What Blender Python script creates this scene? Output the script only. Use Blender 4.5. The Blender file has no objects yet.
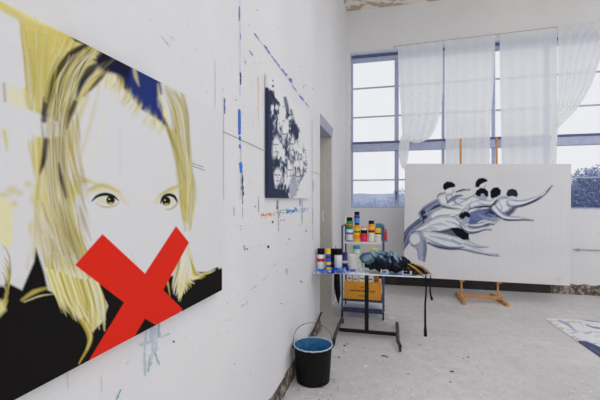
import bpy, math, random
import numpy as np
from mathutils import Vector, Matrix, noise as mn
random.seed(7); RNG = np.random.default_rng(7)
PI = math.pi
sc = bpy.context.scene
col = sc.collection

# ------------------------------------------------------------------ camera
FPX = 371.0; TH = math.radians(13.9); CX, CY, CZ = 0.82, 0.0, 1.5
cam_d = bpy.data.cameras.new('camera'); cam = bpy.data.objects.new('camera', cam_d); col.objects.link(cam)
cam_d.sensor_width = 36.0; cam_d.lens = 36.0 * FPX / 600.0; cam_d.clip_start = 0.02; cam_d.clip_end = 500
cam.location = (CX, CY, CZ); cam.rotation_euler = (PI / 2, 0, TH)
sc.camera = cam
RV = Vector((math.cos(TH), math.sin(TH), 0)); FV = Vector((-math.sin(TH), math.cos(TH), 0))
CAM = Vector((CX, CY, CZ))

def at(u, v, ax, val):
    """measured photo point -> point of the plane (axis ax = val) it lies on"""
    d = FV + RV * ((u - 300) / FPX) + Vector((0, 0, 1)) * ((200 - v) / FPX)
    return CAM + d * ((val - CAM[ax]) / d[ax])

def proj(P):
    q = np.asarray(P, float) - np.array(CAM)
    d = q @ np.array(FV)
    return 300 + FPX * (q @ np.array(RV)) / d, 200 - FPX * q[..., 2] / d

# ------------------------------------------------------------------ colour + materials
def lin1(c):
    c = c / 255.0
    return c / 12.92 if c <= 0.04045 else ((c + 0.055) / 1.055) ** 2.4
GAIN = 1.22                       # paint colour seen in the room's light -> albedo
def K(r, g=None, b=None, gain=GAIN):
    if g is None: g = b = r
    return tuple(min(0.9, lin1(c) * gain) for c in (r, g, b))

def new_mat(name):
    m = bpy.data.materials.new(name); m.use_nodes = True
    nt = m.node_tree; b = nt.nodes['Principled BSDF']
    return m, nt, b
def mat(name, c, rough=0.6, metal=0.0, var=0.12, scale=18.0, bump=0.0, spec=None):
    """plain procedural surface: base colour broken up by noise"""
    m, nt, b = new_mat(name)
    tc = nt.nodes.new('ShaderNodeTexCoord'); n = nt.nodes.new('ShaderNodeTexNoise')
    n.inputs['Scale'].default_value = scale; n.inputs['Detail'].default_value = 5
    nt.links.new(tc.outputs['Object'], n.inputs['Vector'])
    r = nt.nodes.new('ShaderNodeValToRGB')
    r.color_ramp.elements[0].position = 0.3; r.color_ramp.elements[1].position = 0.7
    r.color_ramp.elements[0].color = (*[x * (1 - var) for x in c], 1)
    r.color_ramp.elements[1].color = (*[min(1, x * (1 + var)) for x in c], 1)
    nt.links.new(n.outputs['Fac'], r.inputs['Fac']); nt.links.new(r.outputs['Color'], b.inputs['Base Color'])
    b.inputs['Roughness'].default_value = rough; b.inputs['Metallic'].default_value = metal
    if spec is not None: b.inputs['Specular IOR Level'].default_value = spec
    if bump:
        bp = nt.nodes.new('ShaderNodeBump'); bp.inputs['Strength'].default_value = bump; bp.inputs['Distance'].default_value = 0.01
        nt.links.new(n.outputs['Fac'], bp.inputs['Height']); nt.links.new(bp.outputs['Normal'], b.inputs['Normal'])
    return m
def vcol_mat(name, rough=0.6, bump=0.0, spec=0.3):
    m, nt, b = new_mat(name)
    a = nt.nodes.new('ShaderNodeVertexColor'); a.layer_name = 'paint'
    nt.links.new(a.outputs['Color'], b.inputs['Base Color'])
    b.inputs['Roughness'].default_value = rough; b.inputs['Specular IOR Level'].default_value = spec
    if bump:
        tc = nt.nodes.new('ShaderNodeTexCoord'); n = nt.nodes.new('ShaderNodeTexNoise'); n.inputs['Scale'].default_value = 250
        nt.links.new(tc.outputs['Object'], n.inputs['Vector'])
        bp = nt.nodes.new('ShaderNodeBump'); bp.inputs['Strength'].default_value = bump; bp.inputs['Distance'].default_value = 0.002
        nt.links.new(n.outputs['Fac'], bp.inputs['Height']); nt.links.new(bp.outputs['Normal'], b.inputs['Normal'])
    return m

def ramp(nt, src, stops):
    r = nt.nodes.new('ShaderNodeValToRGB'); cr = r.color_ramp
    while len(cr.elements) > 1: cr.elements.remove(cr.elements[-1])
    cr.elements[0].position = stops[0][0]; cr.elements[0].color = (*stops[0][1], 1)
    for p, c in stops[1:]:
        e = cr.elements.new(p); e.color = (*c, 1)
    nt.links.new(src, r.inputs['Fac']); return r.outputs['Color']
def noise_node(nt, scale, detail=6, rough=0.6, vec=None):
    n = nt.nodes.new('ShaderNodeTexNoise'); n.inputs['Scale'].default_value = scale
    n.inputs['Detail'].default_value = detail; n.inputs['Roughness'].default_value = rough
    nt.links.new(vec, n.inputs['Vector']); return n.outputs['Fac']
def mix(nt, fac, a, b, mode='MIX'):
    m = nt.nodes.new('ShaderNodeMix'); m.data_type = 'RGBA'; m.blend_type = mode
    if isinstance(fac, float): m.inputs[0].default_value = fac
    else: nt.links.new(fac, m.inputs[0])
    for s, i in ((a, 6), (b, 7)):
        if isinstance(s, tuple): m.inputs[i].default_value = (*s, 1)
        else: nt.links.new(s, m.inputs[i])
    return m.outputs[2]

def wall_material():
    m, nt, b = new_mat('old white wall paint')
    g = nt.nodes.new('ShaderNodeNewGeometry'); P = g.outputs['Position']
    big = noise_node(nt, 0.9, 4, 0.5, P)
    c = ramp(nt, big, [(0.3, K(199, 199, 201)), (0.7, K(207, 207, 208))])
    mid = noise_node(nt, 7, 8, 0.7, P)
    c = mix(nt, ramp(nt, mid, [(0.60, (0, 0, 0)), (0.78, (.35, .35, .35))]), c, K(184, 184, 186))
    sp = noise_node(nt, 38, 3, 0.6, P)
    c = mix(nt, ramp(nt, sp, [(0.735, (0, 0, 0)), (0.77, (.6, .6, .6))]), c, K(132, 134, 138))
    nt.links.new(c, b.inputs['Base Color']); b.inputs['Roughness'].default_value = 0.75
    b.inputs['Specular IOR Level'].default_value = 0.25
    h = noise_node(nt, 14, 8, 0.65, P)
    bp = nt.nodes.new('ShaderNodeBump'); bp.inputs['Strength'].default_value = 0.35; bp.inputs['Distance'].default_value = 0.012
    nt.links.new(h, bp.inputs['Height']); nt.links.new(bp.outputs['Normal'], b.inputs['Normal'])
    return m
def floor_material():
    m, nt, b = new_mat('stained concrete')
    g = nt.nodes.new('ShaderNodeNewGeometry'); P = g.outputs['Position']
    c = ramp(nt, noise_node(nt, 1.1, 6, 0.6, P), [(0.3, K(182, 179, 180)), (0.7, K(199, 197, 197))])
    c = mix(nt, ramp(nt, noise_node(nt, 9, 8, 0.75, P), [(0.45, (0, 0, 0)), (0.72, (.5, .5, .5))]), c, K(158, 154, 154))
    c = mix(nt, ramp(nt, noise_node(nt, 23, 4, 0.6, P), [(0.62, (0, 0, 0)), (0.70, (.85, .85, .85))]), c, K(220, 219, 219))
    c = mix(nt, ramp(nt, noise_node(nt, 55, 3, 0.6, P), [(0.63, (0, 0, 0)), (0.70, (.6, .6, .6))]), c, K(104, 98, 100))
    mp = nt.nodes.new('ShaderNodeVectorMath'); mp.operation = 'ADD'; mp.inputs[1].default_value = (31, 7, 3); nt.links.new(P, mp.inputs[0])
    c = mix(nt, ramp(nt, noise_node(nt, 17, 3, 0.5, mp.outputs[0]), [(0.745, (0, 0, 0)), (0.76, (.9, .9, .9))]), c, K(60, 58, 66))
    nt.links.new(c, b.inputs['Base Color'])
    r = ramp(nt, noise_node(nt, 3, 5, 0.6, P), [(0.3, (.38, .38, .38)), (0.7, (.6, .6, .6))])
    nt.links.new(r, b.inputs['Roughness']); b.inputs['Specular IOR Level'].default_value = 0.35
    bp = nt.nodes.new('ShaderNodeBump'); bp.inputs['Strength'].default_value = 0.25; bp.inputs['Distance'].default_value = 0.008
    nt.links.new(noise_node(nt, 30, 8, 0.7, P), bp.inputs['Height']); nt.links.new(bp.outputs['Normal'], b.inputs['Normal'])
    return m
def ceiling_material():
    m, nt, b = new_mat('peeling ceiling board')
    g = nt.nodes.new('ShaderNodeNewGeometry'); P = g.outputs['Position']
    c = ramp(nt, noise_node(nt, 4.5, 4, 0.55, P), [(0.46, K(176, 158, 132)), (0.50, K(214, 208, 200))])
    c = mix(nt, ramp(nt, noise_node(nt, 14, 5, 0.6, P), [(0.6, (0, 0, 0)), (0.75, (.7, .7, .7))]), c, K(140, 118, 92))
    nt.links.new(c, b.inputs['Base Color']); b.inputs['Roughness'].default_value = 0.85
    return m
def rubble_material():
    m, nt, b = new_mat('crumbling plaster base')
    g = nt.nodes.new('ShaderNodeNewGeometry'); P = g.outputs['Position']
    c = ramp(nt, noise_node(nt, 16, 6, 0.7, P), [(0.36, K(46, 40, 36)), (0.5, K(98, 88, 80)), (0.64, K(166, 158, 150))])
    nt.links.new(c, b.inputs['Base Color']); b.inputs['Roughness'].default_value = 0.9
    bp = nt.nodes.new('ShaderNodeBump'); bp.inputs['Strength'].default_value = 0.8; bp.inputs['Distance'].default_value = 0.03
    nt.links.new(noise_node(nt, 22, 6, 0.7, P), bp.inputs['Height']); nt.links.new(bp.outputs['Normal'], b.inputs['Normal'])
    return m
def glass_material():
    m = bpy.data.materials.new('window glass'); m.use_nodes = True; nt = m.node_tree; nt.nodes.clear()
    o = nt.nodes.new('ShaderNodeOutputMaterial'); mx = nt.nodes.new('ShaderNodeMixShader')
    t = nt.nodes.new('ShaderNodeBsdfTransparent'); t.inputs[0].default_value = (.985, .99, .995, 1)
    gl = nt.nodes.new('ShaderNodeBsdfGlossy'); gl.inputs['Roughness'].default_value = 0.03
    f = nt.nodes.new('ShaderNodeFresnel'); f.inputs[0].default_value = 1.25
    nt.links.new(f.outputs[0], mx.inputs[0]); nt.links.new(t.outputs[0], mx.inputs[1]); nt.links.new(gl.outputs[0], mx.inputs[2])
    nt.links.new(mx.outputs[0], o.inputs[0]); return m
def sheer_material():
    m = bpy.data.materials.new('sheer white curtain'); m.use_nodes = True; nt = m.node_tree; nt.nodes.clear()
    o = nt.nodes.new('ShaderNodeOutputMaterial')
    t = nt.nodes.new('ShaderNodeBsdfTransparent')
    d = nt.nodes.new('ShaderNodeBsdfDiffuse'); d.inputs[0].default_value = (.96, .96, .95, 1)
    tl = nt.nodes.new('ShaderNodeBsdfTranslucent'); tl.inputs[0].default_value = (1, 1, .99, 1)
    a = nt.nodes.new('ShaderNodeMixShader'); a.inputs[0].default_value = 0.72
    nt.links.new(d.outputs[0], a.inputs[1]); nt.links.new(tl.outputs[0], a.inputs[2])
    g = nt.nodes.new('ShaderNodeNewGeometry')
    n = noise_node(nt, 90, 2, 0.5, g.outputs['Position'])
    r = ramp(nt, n, [(0.3, (.09, .09, .09)), (0.7, (.17, .17, .17))])
    b = nt.nodes.new('ShaderNodeMixShader'); nt.links.new(r, b.inputs[0])
    nt.links.new(a.outputs[0], b.inputs[1]); nt.links.new(t.outputs[0], b.inputs[2])
    nt.links.new(b.outputs[0], o.inputs[0]); return m

M = dict(
    wall=wall_material(), floor=floor_material(), ceiling=ceiling_material(), rubble=rubble_material(),
    glass=glass_material(), sheer=sheer_material(),
    frame=mat('blue grey window paint', K(158, 164, 190), 0.5, var=.1),
    frame_dark=mat('dark blue window paint', K(78, 86, 122), 0.5),
    lintel=mat('lavender lintel paint', K(206, 210, 226), 0.6, var=.05),
    door=mat('grey door paint', K(172, 170, 164), 0.6, var=.05),
    blackmetal=mat('black painted steel', K(20, 18, 20), 0.5, var=.3, scale=40, spec=.2),
    speckmetal=mat('paint flecked steel', K(58, 54, 54), 0.5, var=.9, scale=90),
    chrome=mat('worn caster metal', (.45, .45, .45), 0.35, 0.8),
    rubber=mat('black rubber', K(26, 26, 28), 0.7),
    bluemetal=mat('blue painted steel', K(52, 66, 112), 0.45, var=.25, scale=30),
    bluetray=mat('dark blue tray', K(40, 48, 88), 0.5, var=.35, scale=20),
    wood=mat('orange pine', K(176, 122, 66), 0.5, var=.2, scale=25),
    oakend=mat('brown wood end', K(140, 96, 52), 0.6),
    darkwood=mat('dark stained board', K(40, 30, 30), 0.7, var=.4, scale=9),
    bucket=mat('black plastic bucket', K(14, 14, 15), 0.6, var=.4, scale=14, spec=.15),
    bucket_in=mat('blue paint inside bucket', K(40, 98, 142), 0.5, var=.5, scale=22),
    rim=mat('pale paint on rim', K(160, 176, 190), 0.5, var=.25, scale=60),
    wire=mat('steel wire', K(90, 92, 100), 0.4, .6),
    tabletop=mat('white table laminate', K(212, 216, 226), 0.4, var=.05),
    white=mat('white plastic', K(220, 222, 226), 0.4, var=.03),
    cream=mat('cream white plastic', K(216, 214, 204), 0.4, var=.04),
    black=mat('black plastic', K(16, 16, 18), 0.5, var=.2, spec=.15),
    red=mat('red label', K(196, 38, 34), 0.5), yellow=mat('yellow paint', K(236, 186, 28), 0.45, var=.1),
    orange=mat('orange paint', K(232, 136, 30), 0.45), blue=mat('cobalt blue paint', K(36, 80, 190), 0.45, var=.3, scale=40),
    lightblue=mat('light blue paint', K(70, 130, 205), 0.45), green=mat('green paint', K(36, 140, 70), 0.45),
    pink=mat('magenta paint', K(214, 34, 110), 0.45, var=.15), purple=mat('dark violet plastic', K(48, 42, 106), 0.45),
    teal=mat('teal plastic', K(52, 122, 140), 0.5), label=mat('pale label paper', K(206, 204, 200), 0.6, var=.08, scale=80),
    brown=mat('brown label', K(150, 96, 50), 0.6), paper=mat('white paper', K(228, 230, 236), 0.6, var=.03),
    carton=mat('orange cardboard', K(214, 146, 36), 0.6, var=.08), ink=mat('dark ink', K(70, 52, 30), 0.7),
    paleglass=mat('pale green jar', K(178, 196, 190), 0.25, var=.1), cable=mat('black cable', K(34, 32, 38), 0.5),
    outline=mat('painting edge', K(206, 206, 207), 0.7, var=.03),
    art=vcol_mat('painted canvas', 0.7, 0.1, 0.06), marks=vcol_mat('paint marks', 0.6, 0, 0.25),
    ragart=vcol_mat('paint stained rag', 0.8, 0.0, 0.1),
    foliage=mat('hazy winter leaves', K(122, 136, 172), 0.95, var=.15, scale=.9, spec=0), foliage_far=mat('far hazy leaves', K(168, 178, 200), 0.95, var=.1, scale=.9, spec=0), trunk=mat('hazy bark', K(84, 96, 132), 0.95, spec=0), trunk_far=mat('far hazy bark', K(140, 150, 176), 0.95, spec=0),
    ground=mat('pale bounce ground', (.74, .77, .82), 0.95, var=.08, scale=.3), hill=mat('hazy hill', K(164, 172, 194), 1.0, var=.1, scale=.1),  # ground set extra pale to bounce more light onto the curtains
    lamp_frame=mat('white fill frame', K(220), 0.6),  # frame paint around the added ceiling fill lamp
)

# ------------------------------------------------------------------ mesh builder
class MB:
    def __init__(s): s.v = []; s.f = []; s.m = []; s.c = []; s.cur = 0; s.col = None
    def add(s, vs, fs, mi=None, c=None):
        o = len(s.v); s.v += [tuple(x) for x in vs]; s.f += [tuple(i + o for i in f) for f in fs]
        s.m += [s.cur if mi is None else mi] * len(fs)
        cc = c if c is not None else s.col
        s.c += [cc or (.5, .5, .5)] * len(vs)
        return s
    def box(s, x0, x1, y0, y1, z0, z1, mi=None, c=None):
        vs = [(x, y, z) for z in (z0, z1) for y in (y0, y1) for x in (x0, x1)]
        return s.add(vs, [(0, 2, 3, 1), (4, 5, 7, 6), (0, 1, 5, 4), (1, 3, 7, 5), (3, 2, 6, 7), (2, 0, 4, 6)], mi, c)
    def bar(s, a, b, w, h, mi=None):
        """square bar from a to b"""
        a = Vector(a); b = Vector(b); d = (b - a).normalized()
        up = Vector((0, 0, 1)) if abs(d.z) < .9 else Vector((0, 1, 0))
        x = d.cross(up).normalized() * w / 2; y = x.cross(d).normalized() * h / 2
        vs = [p + i * x + j * y for p in (a, b) for i, j in ((-1, -1), (1, -1), (1, 1), (-1, 1))]
        return s.add(vs, [(3, 2, 1, 0), (4, 5, 6, 7), (0, 1, 5, 4), (1, 2, 6, 5), (2, 3, 7, 6), (3, 0, 4, 7)], mi)
    def tube(s, pts, r, n=8, mi=None, caps=True, c=None, closed=False):
        pts = [Vector(p) for p in pts]; k = len(pts)
        rs = r if isinstance(r, (list, tuple)) else [r] * k
        vs = []; prev = None
        for i, p in enumerate(pts):
            if closed: d = (pts[(i + 1) % k] - pts[i - 1]).normalized()
            else: d = (pts[min(i + 1, k - 1)] - pts[max(i - 1, 0)]).normalized()
            if prev is None:
                x = d.orthogonal().normalized()
            else:
                x = (prev - d * prev.dot(d)).normalized()
            prev = x; y = d.cross(x)
            vs += [p + (x * math.cos(2 * PI * j / n) + y * math.sin(2 * PI * j / n)) * rs[i] for j in range(n)]
        fs = []
        for i in range(k if closed else k - 1):
            a = i * n; b = ((i + 1) % k) * n
            fs += [(a + j, a + (j + 1) % n, b + (j + 1) % n, b + j) for j in range(n)]
        if caps and not closed: fs += [tuple(range(n))[::-1], tuple(range((k - 1) * n, k * n))]
        return s.add(vs, fs, mi, c)
    def lathe(s, prof, o=(0, 0, 0), n=24, mi=None, tilt=None, c=None, capt=True, capb=True):
        """profile of (radius, z)"""
        o = Vector(o); vs = []; fs = []
        for r, z in prof:
            for j in range(n):
                p = Vector((r * math.cos(2 * PI * j / n), r * math.sin(2 * PI * j / n), z))
                if tilt: p = tilt @ p
                vs.append(o + p)
        for i in range(len(prof) - 1):
            fs += [(i * n + j, i * n + (j + 1) % n, (i + 1) * n + (j + 1) % n, (i + 1) * n + j) for j in range(n)]
        if prof[0][0] > 1e-4 and capb: fs.append(tuple(range(n))[::-1])
        if prof[-1][0] > 1e-4 and capt: fs.append(tuple(range((len(prof) - 1) * n, len(prof) * n)))
        return s.add(vs, fs, mi, c)
    def prism(s, poly, d, mi=None, c=None):
        """flat polygon given thickness vector d"""
        poly = [Vector(p) for p in poly]; d = Vector(d); n = len(poly)
        vs = poly + [p + d for p in poly]
        fs = [tuple(range(n))[::-1], tuple(range(n, 2 * n))] + [(i, (i + 1) % n, n + (i + 1) % n, n + i) for i in range(n)]
        return s.add(vs, fs, mi, c)
    def ellipsoid(s, o, r, n=14, k=9, mi=None, fn=None, c=None):
        o = Vector(o); vs = []; fs = []
        for i in range(k + 1):
            a = PI * i / k
            for j in range(n):
                b = 2 * PI * j / n
                q = Vector((math.sin(a) * math.cos(b), math.sin(a) * math.sin(b), math.cos(a)))
                t = fn(q) if fn else 1
                vs.append(o + Vector((q.x * r[0], q.y * r[1], q.z * r[2])) * t)
        for i in range(k):
            fs += [(i * n + j, (i + 1) * n + j, (i + 1) * n + (j + 1) % n, i * n + (j + 1) % n) for j in range(n)]
        return s.add(vs, fs, mi, c)
    def build(s, name, mats, parent=None, smooth=False, paint=False, at_=None, bevel=0):
        me = bpy.data.meshes.new(name)
        o3 = Vector(at_) if at_ is not None else Vector((0, 0, 0))
        me.from_pydata([tuple(Vector(v) - o3) for v in s.v], [], s.f); me.update()
        if not isinstance(mats, (list, tuple)): mats = [mats]
        for m in mats: me.materials.append(m)
        me.polygons.foreach_set('material_index', s.m)
        if smooth:
            me.polygons.foreach_set('use_smooth', [True] * len(s.f))
            try: me.set_sharp_from_angle(angle=math.radians(40))
            except Exception: pass
        if paint:
            a = me.color_attributes.new('paint', 'FLOAT_COLOR', 'POINT')
            a.data.foreach_set('color', np.array([(*c[:3], 1) for c in s.c], dtype=np.float32).ravel())
        o = bpy.data.objects.new(name, me); col.objects.link(o); o.location = o3
        if bevel:
            b = o.modifiers.new('bevel', 'BEVEL'); b.width = bevel; b.segments = 2; b.limit_method = 'ANGLE'
        if parent:
            o.parent = parent; o.matrix_parent_inverse = Matrix.Translation(-Vector(parent.location)) if parent.rotation_euler.z == 0 else parent.matrix_basis.inverted()
        return o
def tag(o, label, cat, group=None, kind=None):
    o['label'] = label; o['category'] = cat
    if group: o['group'] = group
    if kind: o['kind'] = kind
    return o
def struct(o): o['kind'] = 'structure'; return o
def thing(name, label, cat, loc, group=None):
    o = bpy.data.objects.new(name, None); col.objects.link(o); o.location = loc; o.empty_display_size = .05
    return tag(o, label, cat, group)

# ------------------------------------------------------------------ painter: strokes and shapes laid on a canvas sheet
class Sheet:
    """raster of a painting, in the painting's own sheet coordinates"""
    def __init__(s, x0, y0, x1, y1, k, bg):
        s.x0, s.y0, s.k = x0, y0, k; s.w = int((x1 - x0) * k); s.h = int((y1 - y0) * k)
        s.a = np.ones((s.h, s.w, 3), np.float32) * np.array(K(*bg), np.float32)
    def _win(s, xa, ya, xb, yb):
        i0 = max(0, int((xa - s.x0) * s.k)); i1 = min(s.w, int((xb - s.x0) * s.k) + 2)
        j0 = max(0, int((ya - s.y0) * s.k)); j1 = min(s.h, int((yb - s.y0) * s.k) + 2)
        if i1 <= i0 or j1 <= j0: return None
        X, Y = np.meshgrid((np.arange(i0, i1) + .5) / s.k + s.x0, (np.arange(j0, j1) + .5) / s.k + s.y0)
        return slice(j0, j1), slice(i0, i1), X, Y
    def _put(s, w, m, c, alpha):
        m = (m * alpha)[..., None].astype(np.float32); sl = s.a[w[0], w[1]]
        s.a[w[0], w[1]] = sl * (1 - m) + np.array(K(*c), np.float32) * m
    def poly(s, pts, c, alpha=1.0, soft=0.35, rough=0.0, mask=None):
        p = np.array(pts, float); w = s._win(p[:, 0].min() - soft - 1, p[:, 1].min() - soft - 1, p[:, 0].max() + soft + 1, p[:, 1].max() + soft + 1)
        if w is None: return
        X, Y = w[2], w[3]
        if rough:
            X = X + rough * (np.sin(Y * 1.7 + X * .6) + .7 * np.sin(Y * 3.9 + 1.3)); Y = Y + rough * (np.sin(X * 1.9 + .7 * Y) + .6 * np.sin(X * 4.3))
        ins = np.zeros(X.shape, bool); d = np.full(X.shape, 1e9); n = len(p)
        for i in range(n):
            ax, ay = p[i]; bx, by = p[(i + 1) % n]
            cond = ((ay > Y) != (by > Y))
            with np.errstate(divide='ignore', invalid='ignore'):
                xi = (bx - ax) * (Y - ay) / (by - ay if by != ay else 1e-9) + ax
            ins ^= cond & (X < xi)
            L = (bx - ax) ** 2 + (by - ay) ** 2 + 1e-9
            t = np.clip(((X - ax) * (bx - ax) + (Y - ay) * (by - ay)) / L, 0, 1)
            d = np.minimum(d, np.hypot(X - ax - t * (bx - ax), Y - ay - t * (by - ay)))
        sd = np.where(ins, d, -d); m = np.clip(sd / (2 * soft) + .5, 0, 1)
        s._put(w, m, c, alpha)
    def line(s, pts, wd, c, alpha=1.0, soft=0.4, curve=True):
        """brush stroke; wd = width or list of widths along it"""
        p = np.array(pts, float)
        if curve and len(p) > 2: p = cat(p, 6)
        n = len(p); ws = np.interp(np.linspace(0, 1, n), np.linspace(0, 1, len(wd)), wd) if isinstance(wd, (list, tuple)) else np.full(n, wd)
        r = ws.max() / 2 + soft + .5
        w = s._win(p[:, 0].min() - r, p[:, 1].min() - r, p[:, 0].max() + r, p[:, 1].max() + r)
        if w is None: return
        X, Y = w[2], w[3]; best = np.full(X.shape, -1e9)
        for i in range(n - 1):
            ax, ay = p[i]; bx, by = p[i + 1]; L = (bx - ax) ** 2 + (by - ay) ** 2 + 1e-9
            t = np.clip(((X - ax) * (bx - ax) + (Y - ay) * (by - ay)) / L, 0, 1)
            best = np.maximum(best, (ws[i] + t * (ws[i + 1] - ws[i])) / 2 - np.hypot(X - ax - t * (bx - ax), Y - ay - t * (by - ay)))
        s._put(w, np.clip(best / (2 * soft) + .5, 0, 1), c, alpha)
    def blob(s, x, y, rx, ry, c, alpha=1.0, soft=.3, ang=0):
        R = max(rx, ry) * 1.6 + soft; w = s._win(x - R, y - R, x + R, y + R)
        if w is None: return
        X, Y = w[2] - x, w[3] - y; ca, sa = math.cos(ang), math.sin(ang)
        d = np.hypot((X * ca + Y * sa) / rx, (-X * sa + Y * ca) / ry)
        s._put(w, np.clip((1 - d) * min(rx, ry) / (2 * soft + 1e-6) + .5, 0, 1), c, alpha)
    def hair(s, A, B, n, cols, wd=(.4, 1.6), alpha=(.3, .8), soft=.5, jit=.02, rng=(0, 1), trim=.25):
        """locks of hair interpolated between two guide curves"""
        A = cat(np.array(A, float), 6); B = cat(np.array(B, float), 6)
        m = 24; ta = np.linspace(0, 1, m)
        ra = lambda P: np.stack([np.interp(ta, np.linspace(0, 1, len(P)), P[:, i]) for i in (0, 1)], 1)
        A = ra(A); B = ra(B)
        for _ in range(n):
            q = random.uniform(*rng); q2 = q + random.gauss(0, jit * 3)
            mixv = np.linspace(q, q2, m)[:, None]; P = A * (1 - mixv) + B * mixv
            ph = random.uniform(0, 6); P = P + np.stack([np.sin(ta * 7 + ph), np.cos(ta * 6 + ph)], 1) * random.uniform(.2, 1.1)
            a = random.uniform(0, trim); b = 1 - random.uniform(0, trim)
            P = P[int(a * m):max(int(b * m), int(a * m) + 4)]
            w = random.uniform(*wd); s.line(P, [w * .3, w, w, w * .2], random.choice(cols), random.uniform(*alpha), soft, curve=False)
    def blur(s, n):
        for ax in (0, 1):
            k = np.hanning(2 * n + 3)[1:-1]; k /= k.sum(); a = s.a; o = np.zeros_like(a)
            for i, w in enumerate(k):
                o += w * np.roll(a, i - n, ax)
            s.a = o
    def grain(s, amp, scale=1):
        g = RNG.normal(0, 1, (s.h // scale + 1, s.w // scale + 1, 1)).repeat(scale, 0).repeat(scale, 1)[:s.h, :s.w]
        s.a = np.clip(s.a * (1 + amp * g.astype(np.float32)), 0, .95)
    def sample(s, U, V):
        x = np.clip((U - s.x0) * s.k - .5, 0, s.w - 1.001); y = np.clip((V - s.y0) * s.k - .5, 0, s.h - 1.001)
        i = x.astype(int); j = y.astype(int); fx = (x - i)[..., None]; fy = (y - j)[..., None]; a = s.a
        return (a[j, i] * (1 - fx) * (1 - fy) + a[j, i + 1] * fx * (1 - fy) + a[j + 1, i] * (1 - fx) * fy + a[j + 1, i + 1] * fx * fy)
def cat(p, k):
    p = np.asarray(p, float); out = []
    q = np.vstack([2 * p[0] - p[1], p, 2 * p[-1] - p[-2]])
    for i in range(1, len(q) - 2):
        for t in np.linspace(0, 1, k, endpoint=False):
            a, b, c, d = q[i - 1:i + 3]
            out.append(.5 * ((2 * b) + (c - a) * t + (2 * a - 5 * b + 4 * c - d) * t * t + (3 * b - a - 3 * c + d) * t ** 3))
    out.append(p[-1]); return np.array(out)

def painted_panel(name, TL, TR, BR, BL, depth, nx, ny, sheet, edge_mat, parent=None, edge_cols=None):
    """stretched canvas: painted front as a fine vertex grid, wrapped sides and back, one mesh"""
    TL, TR, BR, BL = [np.array(p, float) for p in (TL, TR, BR, BL)]
    nrm = np.cross(TR - TL, BL - TL); nrm /= np.linalg.norm(nrm)            # points away from the viewer
    s_, t_ = np.meshgrid(np.linspace(0, 1, nx), np.linspace(0, 1, ny))
    s3, t3 = s_[..., None], t_[..., None]
    P = (TL * (1 - s3) + TR * s3) * (1 - t3) + (BL * (1 - s3) + BR * s3) * t3
    C = sheet.sample(*proj(P))
    idx = np.arange(nx * ny).reshape(ny, nx)
    F = np.stack([idx[:-1, :-1], idx[1:, :-1], idx[1:, 1:], idx[:-1, 1:]], -1).reshape(-1, 4)
    ring = np.concatenate([idx[0, :-1], idx[:-1, -1], idx[-1, :0:-1], idx[:0:-1, 0]])
    Pv = P.reshape(-1, 3); k = len(ring); base = len(Pv)
    back = Pv[ring] + nrm * depth; front = Pv[ring]
    V = np.vstack([Pv, front, back])
    SF = np.stack([base + np.arange(k), base + np.roll(np.arange(k), -1), base + k + np.roll(np.arange(k), -1), base + k + np.arange(k)], -1)
    ec = np.array(edge_cols if edge_cols is not None else K(205, 205, 207))
    RC = C.reshape(-1, 3)[ring] if edge_cols is None else np.tile(ec, (k, 1))
    Call = np.vstack([C.reshape(-1, 3), RC, RC])
    me = bpy.data.meshes.new(name)
    faces = F.tolist() + SF.tolist() + [list(range(base + k, base + 2 * k))]
    me.from_pydata(V.tolist(), [], faces); me.update(); me.materials.append(M['art'])
    a = me.color_attributes.new('paint', 'FLOAT_COLOR', 'POINT')
    a.data.foreach_set('color', np.hstack([Call, np.ones((len(Call), 1))]).astype(np.float32).ravel())
    o = bpy.data.objects.new(name, me); col.objects.link(o)
    if parent: o.parent = parent; o.matrix_parent_inverse = Matrix.Translation(-Vector(parent.location))
    return o

# ================================================================== THE SETTING
YF = 6.8; ZC = 4.95; XR = 7.2; YB = -3.2; TW = 0.25
def boxobj(name, m, *b, parent=None, bevel=0):
    return MB().box(*b).build(name, M[m], parent, bevel=bevel)
struct(boxobj('floor', 'floor', -0.6, XR, YB, YF + .3, -0.15, 0))
# ceiling with an added opening for the ceiling fill lamp, out of view
SKX0, SKX1, SKY0, SKY1 = 1.1, 4.9, 0.1, 3.7
c = MB()
c.box(-TW, SKX0, YB, YF + TW, ZC, ZC + .2); c.box(SKX1, XR, YB, YF + TW, ZC, ZC + .2)
c.box(SKX0, SKX1, YB, SKY0, ZC, ZC + .2); c.box(SKX0, SKX1, SKY1, YF + TW, ZC, ZC + .2)
struct(c.build('ceiling', M['ceiling']))
# left wall, doorway cut out (y 4.29..5.24, z 0..2.51)
DY0, DY1, DZ = 4.29, 5.24, 2.45
w = MB(); w.box(-TW, 0, YB, DY0, 0, ZC); w.box(-TW, 0, DY1, YF + TW, 0, ZC); w.box(-TW, 0, DY0, DY1, DZ, ZC)
wl = struct(w.build('wall_left', M['wall']))
# leaning plaster skin that fills the far corner, wider towards the ceiling
n = 12; vs = []; 
for i in range(n + 1):
    z = ZC * i / n; k = max(0, (z - 1.2) / (ZC - 1.2))
    ya = 6.45 - 1.75 * k ** 1.6
    for (x, y) in ((0.0005, ya), (0.002 + .008 * k, (ya + YF) / 2 + .2), (0.003 + .012 * k, YF)): vs.append((x, y, z))
fs = []
for i in range(n):
    for j in range(2): a = i * 3 + j; fs.append((a, a + 1, a + 4, a + 3))
b = MB().add(vs, fs)
lo = len(b.v)
struct(b.build('trim_1', M['wall'], smooth=True))
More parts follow.
